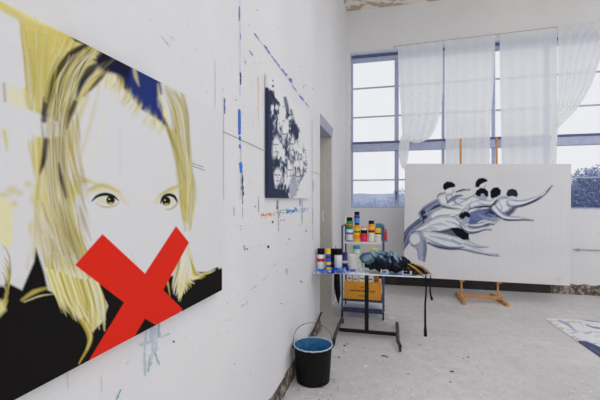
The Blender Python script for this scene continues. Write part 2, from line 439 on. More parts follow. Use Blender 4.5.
# door in the recess
d = struct(boxobj('door_1', 'door', -TW, -TW + .05, DY0, DY1, 0, DZ - .06))
h = MB(); h.tube([(-.2, DY0 + .12, 1.05), (-.14, DY0 + .12, 1.05), (-.14, DY0 + .24, 1.05)], .01, 8); h.build('door_handle', M['chrome'], d)
lint = MB().prism([(-TW + .001, DY0 + .002, DZ - .06), (-.002, DY0 + .002, DZ - .06), (.012, DY0 + .002, DZ + .06), (-.002, DY0 + .002, DZ + .07)], (0, .93, 0))
struct(lint.build('trim_2', mat('lilac grey lintel', K(150, 152, 172), .6)))
struct(boxobj('trim_3', 'door', -TW + .05, -.01, DY1 - .045, DY1 - .001, 0, DZ - .061))
# far wall around the window band
WX0, WX1, WZ0, WZ1 = 0.078, 6.9, 1.345, 4.2
w = MB(); w.box(-TW, XR, YF, YF + TW, 0, WZ0); w.box(-TW, XR, YF, YF + TW, WZ1, ZC); w.box(-TW, WX0, YF, YF + TW, WZ0, WZ1); w.box(WX1, XR, YF, YF + TW, WZ0, WZ1)
struct(w.build('wall_far', M['wall']))
struct(boxobj('wall_right', 'wall', XR, XR + TW, YB, YF + TW, 0, ZC))
struct(boxobj('wall_back', 'wall', -TW, XR, YB - TW, YB, 0, ZC))
# lavender soffit board under the window head, stepped
struct(boxobj('trim_4', 'lintel', WX0 + .002, WX1, YF + .004, YF + TW, WZ1 - .012, WZ1 - .001))
# dark plinth of the far wall and the crumbling bit beyond it
struct(boxobj('baseboard_far', 'darkwood', 0.30, 3.30, YF - .05, YF - .001, 0.001, .225))
def rubble(name, x0, x1, y0, y1, z1, nseg, axis, out=0.03):
    """ragged crumbling plinth strip built as an uneven bulging skin"""
    b = MB(); rows = 6; vs = []
    for i in range(nseg + 1):
        t = i / nseg; top = z1 * (1 + .14 * mn.noise(Vector((t * 9 * (abs(x1 - x0) + abs(y1 - y0)), 1.3, 2))))
        for j in range(rows):
            q = j / (rows - 1); o = out * (1 - q ** 2) * (1 + .7 * mn.noise(Vector((t * 40, q * 3, 5)))) + (.0005 if j == rows - 1 else 0)
            if axis == 'y': vs.append((x0 + o, y0 + (y1 - y0) * t, top * q))
            else: vs.append((x0 + (x1 - x0) * t, y0 - o, top * q))
    fs = []
    for i in range(nseg):
        for j in range(rows - 1):
            a = i * rows + j; f = (a, a + rows, a + rows + 1, a + 1); fs.append(f if axis == 'x' else f[::-1])
    b.add(vs, fs); return struct(b.build(name, M['rubble'], smooth=True))
rubble('baseboard_left', 0, 0, YB, DY0 - .01, .12, 160, 'y', .02)
rubble('trim_5', 3.30, 6.9, YF, YF, .16, 90, 'x', .04)

b = MB(); a1, a2 = at(574, 249.5, 1, YF - .02), at(600, 251.5, 1, YF - .02); b.tube([(a1.x, YF - .02, a1.z), (7.0, YF - .02, a1.z - .02)], .008, 6)
for k_ in range(5): b.box(a1.x + .05 + k_ * .8, a1.x + .08 + k_ * .8, YF - .03, YF - .0005, a1.z - .02, a1.z + .015)
o_ = b.build('wall_pipe', mat('grey pipe', K(150, 150, 156), .5)); o_['kind'] = 'structure'
# ------------------------------------------------------------------ the window band
YW = 7.0
def wframe(b, x0, x1, z0, z1, y0=YW - .02, y1=YW + .05): b.box(x0, x1, y0, y1, z0, z1)
win = MB()
wframe(win, WX0, WX0 + .035, WZ0, WZ1 - .015)
wframe(win, WX0 + .035, WX1, 4.075, WZ1 - .06, YW - .03, YW + .06)
wframe(win, WX0 + .035, WX1, WZ0, WZ0 + .03)
# transom: two boards, the upper one proud
wframe(win, WX0 + .035, WX1, 2.40, 2.54, YW - .05, YW + .06)
wx = [0.905, 1.705, 2.52, 3.335, 4.15, 4.965, 5.78, 6.6]
for i, x in enumerate(wx):
    h_ = .036 if i % 3 == 0 else .022
    wframe(win, x - h_, x + h_, WZ0 + .03, 2.40); wframe(win, x - h_, x + h_, 2.54, 4.075)
w1 = struct(win.build('window_1', M['frame'], bevel=.004))
db = MB(); wframe(db, WX0 + .02, WX1, WZ1 - .058, WZ1 - .02, YW - .05, YW + .05); db.build('head_rail', M['frame_dark'], w1)
db = MB(); wframe(db, WX0 + .035, WX1, 2.542, 2.575, YW - .065, YW + .03); db.build('transom_rail', M['frame_dark'], w1)
xs = [WX0] + wx + [WX1]
for i in range(len(xs) - 1):
    for z in (3.585, 3.045, 1.87):
        MB().box(xs[i] + .036, xs[i + 1] - .036 if i + 1 < len(xs) - 1 else xs[i + 1], YW, YW + .03, z - .011, z + .011).build('glazing_bar', M['frame'], w1)
for i in range(len(xs) - 1):
    for z0, z1 in ((WZ0 + .03, 2.40), (2.575, 4.075)):
        MB().add([(xs[i], YW + .04, z0), (xs[i + 1], YW + .04, z0), (xs[i + 1], YW + .04, z1), (xs[i], YW + .04, z1)], [(0, 1, 2, 3)]).build('window_pane', M['glass'], w1)
b = MB(); b.box(.885, .915, YW - .06, YW - .021, 1.60, 1.66); b.tube([(.9, YW - .06, 1.65), (.9, YW - .075, 1.60), (.9, YW - .07, 1.50)], .010, 8); b.build('window_latch', M['frame_dark'], w1)
struct(boxobj('trim_6', 'wall', WX0, WX1, YF + .001, YW + .0, WZ0 - .02, WZ0 + .004))

# ------------------------------------------------------------------ outside
g = MB().add([(-150, 9, -1.6), (260, 9, -1.6), (260, 400, -1.6), (-150, 400, -1.6)], [(0, 1, 2, 3)]); struct(g.build('ground_outside', M['ground']))
hb = MB(); vs = []; N = 90
for i in range(N + 1):
    x = -150 + 400 * i / N; hh = 3.6 + 1.5 * mn.noise(Vector((i * .11, 0, 3))) + .5 * mn.noise(Vector((i * .6, 0, 3)))
    vs += [(x, 150, -1.6), (x, 158, hh), (x, 190, -1.6)]
hb.add(vs, [f for i in range(N) for f in ((3 * i, 3 * i + 3, 3 * i + 4, 3 * i + 1), (3 * i + 1, 3 * i + 4, 3 * i + 5, 3 * i + 2))]); struct(hb.build('hill_outside', M['hill'], smooth=True))

def bush(name, label, x, y, z, hgt, rad, leaves, seed, cat_='bush', grp=None, twiggy=False):
    R_ = random.Random(seed); t = thing(name, label, cat_, (x, y, z), grp)
    b = MB()
    def grow(p, d, L, r, lv):
        q = p + d * L; b.tube([p, (p + q) / 2 + Vector((R_.gauss(0, .03), R_.gauss(0, .03), 0)) * L, q], [r, r * .8, r * .6], 4, caps=False)
        tips.append(q)
        if lv:
            for _ in range(3): grow(q, (d + Vector((R_.gauss(0, .5), R_.gauss(0, .5), R_.gauss(.15, .3)))).normalized(), L * .68, r * .55, lv - 1)
    tips = []
    for _ in range(4 if not twiggy else 7):
        a = R_.uniform(0, 2 * PI); p0 = Vector((x, y, z)) + Vector((math.cos(a), math.sin(a), 0)) * rad * .15
        grow(p0, Vector((math.cos(a) * .45, math.sin(a) * .3, 1)).normalized(), hgt * .36, hgt * .012 + .01, 4)
    b.build('branches', M['trunk' if twiggy else 'trunk_far'], t)
    f = MB()
    for _ in range(leaves):
        q = Vector((R_.gauss(0, 1), R_.gauss(0, 1), R_.gauss(0, 1))).normalized() * R_.random() ** .45
        c_ = Vector((x + q.x * rad, y + q.y * rad * .7, z + hgt * (.52 + .46 * q.z)))
        s_ = R_.uniform(.025, .06) * (hgt / 3) ** .5; u_ = Vector((R_.gauss(0, 1), R_.gauss(0, 1), R_.gauss(0, 1))).normalized(); v_ = u_.orthogonal().normalized()
        f.add([c_ - u_ * s_, c_ - v_ * s_ * .6, c_ + u_ * s_, c_ + v_ * s_ * .6], [(0, 1, 2, 3)])
    f.build('foliage', M['foliage' if twiggy else 'foliage_far'], t)
hd = [('', 26, 351), ('', 30, 362), ('', 22, 374), ('', 34, 386), ('', 18, 401)]
lab = ['hazy low bush outside the leftmost lower window pane, against its left frame', 'hazy bush outside the leftmost lower pane, second from its left frame',
       'hazy bush outside the middle of the leftmost lower pane', 'hazy wide bush outside the right part of the leftmost lower pane', 'taller hazy bush outside just right of the thick mullion by the big canvas']
tops = [198, 197, 196.5, 196, 186]
for i, (k_, yy, u_) in enumerate(hd):
    p = at(u_, 200, 1, yy); top = at(u_, tops[i], 1, yy).z
    bush('hedge_bush', lab[i], p.x, yy, -1.6, top + 1.6, yy * .048 if i < 4 else .8, 3600, 40 + i, 'bush', 'hazy bushes outside the left pane')
tr = [(573, 180, 13, 'hazy bushy shrub outside right window pane, beside the big canvas edge', .95, 6000), (590, 164, 19, 'tall hazy bare-branched tree outside the right window pane', 1.35, 9000),
      (607, 160, 24, 'hazy blue tree outside at the right edge of the photo', 1.9, 8000), (560, 190, 21, 'hazy shrub outside, mostly hidden behind the big canvas', 1.3, 1200), (626, 168, 18, 'hazy tree outside beyond the right edge of the photo', 1.6, 2000)]
for i, (u_, v_, yy, lb, rd, lv) in enumerate(tr[:3]):
    p = at(u_, 200, 1, yy); top = at(u_, v_, 1, yy).z
    bush('bare_tree', lb, p.x, yy, -1.6, top + 1.6, rd, lv, 60 + i, 'tree', None, True)

# ================================================================== MARKS ON THE LEFT WALL (thin skins of paint)
mk = MB(); mk_n = [0]
def wpt(u, v):
    p = at(u, v, 0, 0.0); return (p.y, p.z)
def mark(pts, c, uv=True):
    mk_n[0] += 1; x = .0008 + .000012 * (mk_n[0] % 60)
    q = [wpt(*p) if uv else p for p in pts]
    ar = sum(q[i][0] * q[(i + 1) % len(q)][1] - q[(i + 1) % len(q)][0] * q[i][1] for i in range(len(q)))
    if ar < 0: q = q[::-1]
    mk.add([(x, y, z) for y, z in q], [tuple(range(len(q)))], c=K(*c))
def smear(u0, v0, u1, v1, w, c, rag=.3, seg=None):
    """ragged painted line between two measured points, width w in photo px"""
    L = math.hypot(u1 - u0, v1 - v0); n = seg or max(2, int(L / 1.6)); nx, ny = -(v1 - v0) / L, (u1 - u0) / L
    a = []; b_ = []
    for i in range(n + 1):
        t = i / n; k = w / 2 * (1 + rag * random.uniform(-1, 1)) * (.35 if i in (0, n) else 1)
        x, y = u0 + (u1 - u0) * t, v0 + (v1 - v0) * t; j = random.uniform(-1, 1) * w * rag * .3
        a.append((x + nx * (k + j), y + ny * (k + j))); b_.append((x - nx * (k - j), y - ny * (k - j)))
    for i in range(n): mark([a[i], a[i + 1], b_[i + 1], b_[i]], c)
def dot(u, v, r, c, ry=None):
    ry = ry or r; n = 7; mark([(u + r * math.cos(2 * PI * i / n) * random.uniform(.6, 1.2), v + ry * math.sin(2 * PI * i / n) * random.uniform(.6, 1.2)) for i in range(n)], c)
BL, GR, DK = (52, 104, 190), (150, 152, 156), (58, 60, 66)
# panel seams
smear(222, 131, 265, 151, 1.0, (150, 151, 154), .1); smear(222, 129.8, 265, 149.8, .8, (216, 216, 217), .1)
smear(310, 171.3, 320, 174.5, .8, (160, 161, 164), .1)
smear(215, 60, 215, 108, .7, (186, 187, 190), .3); smear(223.5, 97, 223.5, 200, .7, (176, 178, 182), .4)
smear(240, 0, 240, 96, .9, (186, 190, 198), .4); smear(241, 140, 240, 200, .8, (178, 182, 188), .4)
smear(264.3, 73, 264.3, 197, .9, (168, 168, 170), .3); smear(312, 120, 312.5, 240, .7, (178, 181, 186), .4); smear(278, 199, 278.5, 232, .8, (150, 156, 166), .5)
# blue masking strips down and across
smear(239.5, 6, 239.5, 21, 2.1, BL, .25); smear(240, 28, 240.5, 40, 1.0, (110, 136, 190), .5); smear(240.4, 72, 240.6, 85, 1.7, (70, 96, 160), .4)
smear(239.2, 109, 239.4, 135, 2.7, BL, .12); smear(239.4, 136, 239.8, 141, 2.0, BL, .3); smear(239.5, 144, 240, 149, 1.8, BL, .3)
smear(240.4, 162, 241, 174, 3.2, (56, 112, 196), .25); smear(242, 174, 243, 196, 1.4, (62, 78, 104), .6); smear(241, 186, 243, 196, 1.6, (90, 120, 110), .7)
smear(224.5, 98, 224.5, 114, 1.2, (78, 100, 140), .4)
for a in ((254, 33, 259, 40, 1.2), (264, 45, 270, 54, 2.0), (271, 55, 280, 67, .9), (281, 68, 287, 76, 1.7), (289, 78, 292, 83, 2.8), (292, 85, 297, 92, 1.3), (299, 95, 304, 101, 1.5), (305, 102, 309, 108, .7)):
    smear(*a, (84, 112, 176), .45)
smear(254, 33, 309, 108, .5, (176, 184, 200), .5); smear(249, 50, 253, 56, .9, (84, 84, 90), .4)
smear(258, 76, 258.3, 120, .6, (204, 184, 170), .4); smear(258, 76, 258.2, 92, .9, (202, 168, 144), .4); smear(245, 60, 245, 64, .8, (130, 130, 134), .4)
# drips beneath the small canvas
for u, v0, v1, w_, cc in ((234, 206, 216, .9, (150, 158, 168)), (242.5, 194, 205, 1.2, (96, 112, 126)), (242.5, 207, 218, .9, (160, 168, 176)), (258.5, 196, 213, .9, (150, 160, 166)), (277, 200, 210, 1.0, (82, 84, 92)),
                          (302, 199, 224, 1.0, (140, 156, 180)), (312.5, 208, 224, .9, (150, 164, 182)), (300, 198, 206, 1.2, (110, 128, 150)), (323, 210, 222, .9, (168, 178, 190)), (313, 180, 192, 1.2, (140, 152, 176))):
    smear(u, v0, u, v1, w_, cc, .5)
cs = [(206, 92, 66), (222, 120, 84), (216, 140, 70), (96, 150, 96), (70, 128, 176), (66, 116, 190), (110, 146, 196), (60, 92, 150), (150, 174, 206)]
for i in range(95):
    t = random.random() ** .9; u = 260 + t * 48; v = 215.5 - t * 6.5 + random.gauss(0, 1.3); k = min(8, int(t * 9 + random.uniform(-1, 1))) if t > .1 else 0
    dot(u, v, random.uniform(.4, 1.5), cs[max(0, k)], random.uniform(.3, .9))
for u, v, r, cc in ((272.5, 222, 1.2, (70, 60, 54)), (281, 220.5, .8, (160, 90, 70)), (284, 220, .7, (120, 50, 50)), (268, 247, 1.5, (36, 38, 44)), (247, 249, .9, (70, 72, 80)), (244, 246, .6, (80, 84, 92)), (240, 226, .7, (120, 124, 128)), (241, 229, .6, (120, 124, 128)),
                    (255, 206.5, .8, (90, 96, 92)), (306, 231, .9, (90, 94, 100)), (299, 225, .6, (130, 132, 136)), (289, 239, .8, (96, 98, 102)), (287, 244, .6, (150, 150, 154)), (301, 281.5, .9, (80, 82, 88)), (173.5, 341.5, 1.2, (20, 20, 22)), (281, 303.5, .7, (110, 112, 118)), (286, 272, .6, (128, 130, 134)),
                    (249, 25, .6, (130, 130, 134)), (257, 10, .7, (120, 122, 128)), (254, 63, .6, (130, 132, 136)), (236, 100, .7, (120, 124, 130)), (244, 106, .6, (140, 140, 144)), (343, 127, .7, (80, 80, 84)), (304, 85, .7, (150, 152, 160)), (345.5, 44, .6, (110, 104, 104)), (340, 42, .7, (100, 96, 100)), (346, 35, .6, (130, 126, 128))):
    dot(u, v, r, cc)
for i in range(7): dot(251 + i * 2.2, 247 - i * .4, .5, (140, 142, 148), .3)
smear(243.5, 245, 245, 251, .7, (96, 98, 104), .6)
# pale blue brush test under the portrait
BB = [(170, 184, 194), (150, 172, 186), (180, 190, 198)]
for u0, v0, u1, v1, w_ in ((151, 324, 152, 343, 2.2), (153.5, 322, 155, 352, 2.6), (156, 335, 151, 360, 2.0), (158.5, 322, 159, 338, 1.6), (146, 331, 144.5, 352, 1.4), (144.5, 352, 145, 376, 1.2), (148, 366, 152, 362, 1.4), (160, 338, 170, 333, 1.3), (139, 345, 150, 342, 2.2), (154, 350, 159, 365, 1.6), (150, 355, 148, 372, 1.5), (126, 364, 129, 361, 1.2)):
    smear(u0, v0, u1, v1, w_ * 1.5, random.choice(BB), .5)
smear(116, 400, 121, 389, 1.4, (96, 150, 170), .4); smear(67, 372, 68, 389, .5, (170, 172, 176), .4); smear(101, 376, 101.5, 392, .5, (176, 178, 182), .4)
# long pencil grey scuffs low on the wall
for u0, v0, u1, v1 in ((247, 292, 260, 284), (262, 282, 272, 270), (224, 322, 232, 317), (236, 310, 250, 300), (270, 268, 284, 260), (284, 262, 300, 256), (215, 335, 222, 328), (286, 268, 290, 276), (160, 36, 172, 48), (168, 34, 176, 42)):
    for k in range(3):
        t0 = random.uniform(0, .5); t1 = t0 + random.uniform(.2, .5); o_ = random.gauss(0, .8)
        smear(u0 + (u1 - u0) * t0, v0 + (v1 - v0) * t0 + o_, u0 + (u1 - u0) * t1, v0 + (v1 - v0) * t1 + o_, .6, (180, 182, 186), .5)
smear(286, 268, 287, 275, 1.6, (158, 174, 188), .5)
for i in range(260):
    u = random.uniform(150, 318); v = random.uniform(4, 380)
    if v > 200 + (392 - u) * 1.55: continue
    if u < 226 and 0.51 * u - 4 < v < 408 - .531 * u + 4: continue
    dot(u, v, random.uniform(.15, .5), random.choice([(150, 152, 156), (176, 178, 180), (120, 122, 128), (186, 186, 186)]), random.uniform(.15, .8))
mko = mk.build('paint_marks', M['marks'], wl, paint=True); mko['kind'] = 'structure'

# ================================================================== THE PORTRAIT
PX = .03
TLp = (PX, .32, 1.931); TRp = (PX, 0, 1.931)
def on(u, v): p = at(u, v, 0, PX); return p
yr = (on(222, 290).y + on(222, 113).y) / 2
zt = (on(60, 30.5).z + on(180, 92.5).z) / 2; zb = (on(222, 290).z + on(90, 360).z) / 2
W_ = (200, 200, 202); Y1 = (188, 176, 92); Y2 = (160, 144, 54); Y3 = (118, 102, 34); Y4 = (208, 202, 150); BK = (20, 18, 18); NV = (36, 48, 106); DKB = (42, 34, 24)
S = Sheet(-260, -60, 232, 470, 3.0, W_)
HC = [Y1, Y2, Y3, Y4, W_, Y4]
# left background and hair mass
S.poly([(-260, -60), (0, -60), (120, 50), (60, 36), (30, 24), (0, 12), (-260, -20)], Y4, 1, 4)
S.line([(0, 4), (30, 22), (62, 38)], [7, 6, 4], Y1, .7, 3); S.line([(-60, -14), (0, 9), (22, 20)], 3, (180, 160, 120), .45, 2)
S.poly([(18, 20), (45, 26), (75, 36), (100, 44), (125, 60), (104, 78), (84, 96), (74, 112), (69, 140), (72, 172), (80, 190), (72, 208), (76, 228), (82, 246), (92, 266), (106, 300), (106, 326), (90, 332), (60, 302), (48, 270), (36, 235), (34, 200), (38, 150), (25, 100)], (192, 180, 104), 1, 2)
S.hair([(20, 22), (28, 80), (34, 150), (30, 210), (24, 280)], [(60, 34), (48, 80), (46, 150), (44, 210), (40, 290)], 90, [Y1, Y4, Y2, Y1, W_], (.8, 3), (.2, .5), 1)
S.hair([(60, 34), (44, 90), (44, 150), (52, 220), (88, 330)], [(120, 58), (82, 92), (68, 140), (74, 215), (108, 322)], 260, HC, (.5, 2.2), (.3, .8), .6)
S.hair([(86, 44), (60, 60), (45, 100), (48, 150), (60, 200)], [(120, 60), (80, 90), (64, 130), (66, 170), (72, 215)], 90, [DKB, Y3, Y2, Y4], (.4, 1.6), (.3, .8), .4)
for p, w in (([(92, 42), (74, 52), (60, 68), (50, 88), (45, 112)], [2, 7, 6, 5, 1]), ([(98, 66), (88, 72), (80, 84), (76, 100)], [3, 9, 6, 1]), ([(82, 60), (72, 66), (64, 74)], [1, 5, 2]), ([(45, 100), (44, 118)], [3, 6]), ([(46, 142), (44, 160), (40, 172)], [5, 5, 1]), ([(58, 166), (61, 178), (66, 196)], [1, 3.5, 1]), ([(75, 102), (71, 112), (67, 126)], [4, 5, 1]), ([(104, 76), (96, 84), (84, 96)], [1, 4, 1])):
    S.line(p, w, DKB if w[0] != 3 else (24, 26, 44), .92, 1.2)
S.poly([(70, 37), (84, 41), (96, 46), (84, 44), (76, 42)], (24, 24, 36), .95, .6)
S.hair([(88, 46), (66, 62), (54, 84), (48, 110)], [(112, 60), (92, 76), (80, 92), (74, 108)], 60, [Y1, Y4, W_, Y2], (.4, 1.1), (.4, .85), .4)
# white plane at far left, arm band, light patches
S.poly([(-260, -16), (0, 12), (19, 22), (24, 60), (26, 88), (0, 82), (-260, 60)], W_, 1, 1.2)
S.line([(4, 84), (5, 101)], 3, (150, 132, 90), .6, .8); S.poly([(8, 86), (24, 90), (24, 112), (8, 104)], Y4, .6, 2)
S.poly([(-260, 82), (0, 102), (30, 110), (52, 119), (58, 122), (60, 136), (50, 139), (24, 134), (0, 129), (-260, 128)], W_, 1, 1.0)
S.poly([(-260, 128), (0, 130), (28, 134), (38, 150), (36, 180), (30, 196), (-260, 210)], W_, .95, 3)
S.line([(4, 131), (6, 142), (7, 152)], [4, 3, .6], Y1, .8, .8); S.hair([(24, 136), (30, 150), (34, 184)], [(44, 140), (40, 160), (40, 184)], 30, [Y1, Y2, Y4], (.6, 2), (.3, .6), .7)
for x, y, r in ((12, 190, 4), (4, 195, 3), (20, 193, 2.4), (14, 204, 3), (28, 184, 2.5)): S.blob(x, y, r * 1.3, r, Y1, .6, 2)
S.poly([(-260, 190), (-40, 195), (0, 198), (12, 200), (14, 240), (6, 250), (-260, 250)], Y4, .8, 3)
S.poly([(14, 208), (24, 200), (34, 204), (34, 218), (26, 226), (33, 240), (26, 262), (17, 262), (13, 235)], W_, .95, 2)
S.hair([(34, 200), (40, 240), (48, 275), (62, 300), (84, 330)], [(64, 205), (70, 240), (84, 275), (98, 300), (104, 330)], 170, [Y1, Y2, Y4, W_, W_, Y3], (.6, 2.6), (.3, .8), .7)
# face
S.poly([(124, 60), (104, 78), (88, 94), (78, 116), (73, 140), (75, 168), (82, 182), (74, 206), (76, 224), (84, 240), (96, 268), (130, 300), (166, 292), (180, 250), (184, 222), (181, 196), (176, 168), (170, 146), (162, 126), (146, 100)], (201, 201, 203), 1, 3)
for p, w, c_ in (([(88, 96), (78, 120), (73, 150), (78, 176)], [3, 5, 4, 2], Y1), ([(100, 82), (94, 110), (86, 140), (80, 160)], [1, 3, 3, 1], (190, 184, 150)), ([(110, 106), (100, 130), (90, 170)], [1, 4, 2], (206, 204, 186)), ([(76, 184), (86, 181), (97, 184)], [4, 5, 1], Y1), ([(79, 176), (86, 181)], [2, 3], Y2), ([(120, 130), (120, 176)], [.5, .8], (186, 186, 184))):
    S.line(p, w, c_, .7, 2)
S.hair([(110, 70), (120, 84), (128, 96)], [(140, 92), (160, 118), (170, 134)], 10, [Y1, Y4], (1, 2), (.4, .7), .8)
for k in range(90):                                   # fringe roots fading into the forehead
    t = random.random(); x0 = 110 + 56 * t; y0 = 70 + 52 * t ** 1.1; L = random.uniform(6, 18)
    S.line([(x0, y0 - 6), (x0 + L * .1, y0 + L * .45), (x0 - L * .05, y0 + L)], [1.6, 1.2, .2], random.choice([Y1, Y2, Y4, (222, 214, 160)]), random.uniform(.4, .8), .6, False)
# dark parting
PP = [(106, 50), (114, 56), (135, 65), (152, 75), (161, 82), (162, 94), (157, 98), (158, 106), (163, 116), (168, 126), (164, 125), (156, 118), (142, 110), (136, 103), (129, 93), (124, 88), (125, 77), (118, 74), (108, 72), (98, 66), (96, 56)]
S.poly(PP, NV, 1, 1.2, .12); S.poly([(98, 48), (112, 56), (133, 66), (131, 82), (127, 92), (124, 86), (118, 74), (100, 70)], (22, 20, 30), .9, 3)
S.line([(134, 66), (135.5, 76), (139, 85)], [3.5, 4, .6], (190, 178, 128), .85, .8)
for k in range(70):                                  # soft locks crossing the dark parting's lower edge
    t = random.random(); x0 = 104 + 58 * t; y0 = 79 + 50 * t ** 1.1; L = random.uniform(6, 20)
    S.line([(x0 + 4, y0 - L * .5), (x0 + 1, y0 + 1), (x0 - random.uniform(0, 5), y0 + L * .6)], [.3, random.uniform(.8, 2), .3], random.choice([Y1, Y4, Y2, (216, 208, 150), W_]), random.uniform(.3, .7), .8, False)
for k in range(16):
    t = random.random(); x0 = 112 + 48 * t; y0 = 62 + 40 * t
    S.line([(x0, y0 - 8), (x0 + 3, y0 + 4), (x0 + 2, y0 + 16)], [.4, 2.4, .3], NV, .7, .8, False)
S.poly([(108, 55), (134, 67), (150, 75), (159, 82), (155, 90), (156, 104), (161, 114), (166, 125), (157, 116), (146, 108), (136, 98), (128, 84), (121, 74), (110, 68)], NV, .8, 1.6)
S.poly([(104, 52), (118, 59), (131, 66), (128, 80), (120, 74), (106, 66)], (22, 20, 30), .85, 2)
S.line([(134, 67), (136, 77), (139, 86)], [3, 3.6, .6], (190, 178, 128), .8, .9)
S.line([(158, 84), (160, 98), (166, 112), (169, 126)], [1, 3, 3, 1], Y4, .8, 1)
# right hair
S.hair([(160, 84), (170, 104), (174, 130), (176, 160), (180, 200), (186, 240)], [(176, 90), (186, 108), (189, 134), (191, 165), (196, 195), (190, 240)], 150, HC, (.5, 2.2), (.25, .7), .7)
S.line([(168, 84), (181, 92), (187, 112), (189, 132)], [2, 2.5, 2.5, 1], (150, 142, 92), .75, .8)
S.hair([(165, 124), (173, 148), (180, 178), (181, 200), (184, 225)], [(176, 130), (185, 150), (190, 175), (189, 200), (188, 230)], 130, [Y1, Y2, Y3, Y1, Y4], (.6, 2.4), (.3, .75), .6)
S.line([(164, 118), (170, 134), (178, 156), (185, 180)], [2, 2, 1.6, 1], Y3, .8, .8); S.line([(197, 172), (198, 195), (196, 212)], [1, 4, 1], W_, .8, 1.5)
for k in range(150):
    t = random.random(); q_ = random.random(); x0 = 40 + 40 * q_; y0 = 120 + 150 * t
    S.line([(x0, y0 - 16), (x0 + 2 + 4 * t, y0), (x0 + 4 + 12 * t, y0 + 18)], [.3, random.uniform(.8, 2.6), .3], random.choice([Y2, Y3, Y1, W_, (150, 134, 60)]), random.uniform(.3, .65), .8)
S.blur(4)
for k in range(2):
    S.hair([(60, 34), (46, 90), (46, 150), (54, 220), (88, 330)], [(118, 58), (82, 92), (68, 140), (74, 215), (106, 322)], 45, [Y2, Y3, Y4, W_], (.3, .9), (.2, .5), .5)
    S.hair([(162, 90), (170, 110), (175, 140), (178, 180), (184, 230)], [(176, 92), (186, 110), (189, 140), (191, 180), (189, 236)], 22, [Y2, Y3, Y4, W_], (.3, .9), (.2, .45), .5)
for P_, w_, c_, a_ in (([(94, 42), (76, 51), (62, 66), (52, 86), (46, 110)], [2, 5, 6, 5, 1], DKB, .8), ([(100, 62), (90, 70), (82, 82), (77, 98)], [2, 8, 6, 1], (24, 24, 40), .9), ([(108, 70), (100, 78), (90, 90)], [1, 4, 1], DKB, .8), ([(84, 58), (74, 64), (66, 74), (60, 84)], [1, 4, 3, 1], DKB, .8),
    ([(45, 98), (44, 120)], [3, 6], DKB, .85), ([(46, 140), (44, 158), (40, 174)], [5, 5, 1], DKB, .8), ([(59, 164), (61, 178), (66, 198)], [1, 4, 1], DKB, .85), ([(75, 102), (71, 112), (67, 128)], [4, 5, 1], DKB, .85), ([(112, 56), (102, 60), (94, 60)], [5, 6, 2], (22, 20, 30), .9),
    ([(56, 110), (54, 140), (58, 170)], [1, 2, 1], Y3, .6), ([(60, 205), (66, 232), (80, 262)], [1, 3, 1], Y3, .6), ([(52, 240), (60, 262), (66, 284)], [1, 3, 1], Y3, .55), ([(30, 50), (34, 80), (32, 110)], [1, 4, 1], Y3, .4)):
    S.line(P_, w_, c_, a_, 1.6)
S.line([(77, 214), (82, 240), (94, 268), (106, 298)], [1, 2.2, 2.4, 1], Y2, .8, .8); S.line([(73, 120), (72, 150), (76, 176)], [1, 2.4, 1], Y2, .7, 1)
for k in range(70):
    t = random.random(); w0 = random.uniform(-7, 7)
    S.line([(96 - 34 * t + w0, 44 + 16 * t + w0 * .4), (84 - 32 * t + w0, 58 + 26 * t + w0 * .3), (76 - 28 * t + w0, 76 + 36 * t)], [.2, random.uniform(.6, 2.0), .2], random.choice([DKB, (60, 50, 24), Y3, (30, 28, 40)]), random.uniform(.3, .7), .6)
for k in range(40):
    t = random.random(); S.line([(20 + 40 * t, 30 + 6 * t), (24 + 34 * t, 60 + 10 * t), (26 + 26 * t, 90 + 16 * t)], [.3, random.uniform(1, 3), .3], random.choice([Y1, Y2, (170, 156, 80)]), .35, 1)
for k in range(60):
    t = random.random(); S.line([(100 - 30 * t + random.uniform(-4, 4), 46 + 10 * t), (78 - 22 * t + random.uniform(-4, 4), 66 + 20 * t), (66 - 12 * t + random.uniform(-4, 4), 100 + 25 * t)], [.3, random.uniform(.5, 1.4), .3], random.choice([Y1, Y4, W_, Y2, DKB]), .6, .4)
# brows, eyes
S.line([(88, 193), (98, 188), (112, 189), (128, 204)], [3, 7, 5, 1], (196, 186, 118), .75, 2.5); S.line([(88, 190), (102, 185), (120, 192)], [2, 3, 1], Y2, .55, 1.5)
S.line([(155, 202), (161, 196), (170, 192), (180, 186)], [1, 5, 6, 3], (196, 186, 118), .75, 2); S.line([(160, 195), (170, 189), (178, 186)], [1, 2.5, 2], Y2, .6, 1.2)
def eye(cx, cy, w, h, lid):
    S.poly([(cx - w, cy + h * .3), (cx - w * .5, cy - h * .7), (cx, cy - h), (cx + w * .6, cy - h * .6), (cx + w, cy + h * .4), (cx + w * .3, cy + h), (cx - w * .4, cy + h * .9)], (198, 196, 178), 1, .8)
    S.blob(cx + lid[2], cy + .2, h * .98, h * 1.02, (84, 70, 26), 1, .5); S.blob(cx + lid[2], cy - .6, h * .82, h * .86, BK, 1, .4)
    S.blob(cx + lid[2] + h * .1, cy + h * .75, h * .5, h * .26, (190, 172, 70), .8, .4); S.blob(cx + lid[2] - h * .3, cy - h * .2, .7, .7, (224, 222, 190), .9, .3)
    S.line(lid[0], lid[1], BK, 1, .45)
eye(106, 200, 11, 4.4, ([(92, 201), (97, 196.4), (105, 194.2), (113, 196), (118.5, 200.5)], [1.2, 2.8, 3.4, 2.6, 1], 4.6))
S.line([(95, 203), (104, 207), (114, 206), (119, 202)], [.4, 1.6, 1.4, .6], Y2, .7, .6); S.line([(98, 212), (106, 214), (114, 212)], [.5, 1.2, .5], (212, 208, 170), .8, 1)
eye(169, 201, 7.6, 4.4, ([(160.5, 203), (163, 197.4), (168, 194.8), (174, 196.4), (177.4, 202)], [1.2, 2.4, 3.0, 3.0, 1.4], -2.8))
S.line([(165, 209.5), (171, 209), (176, 205), (177.5, 201)], [.5, 1.6, 1.8, 1.2], Y2, .75, .7)
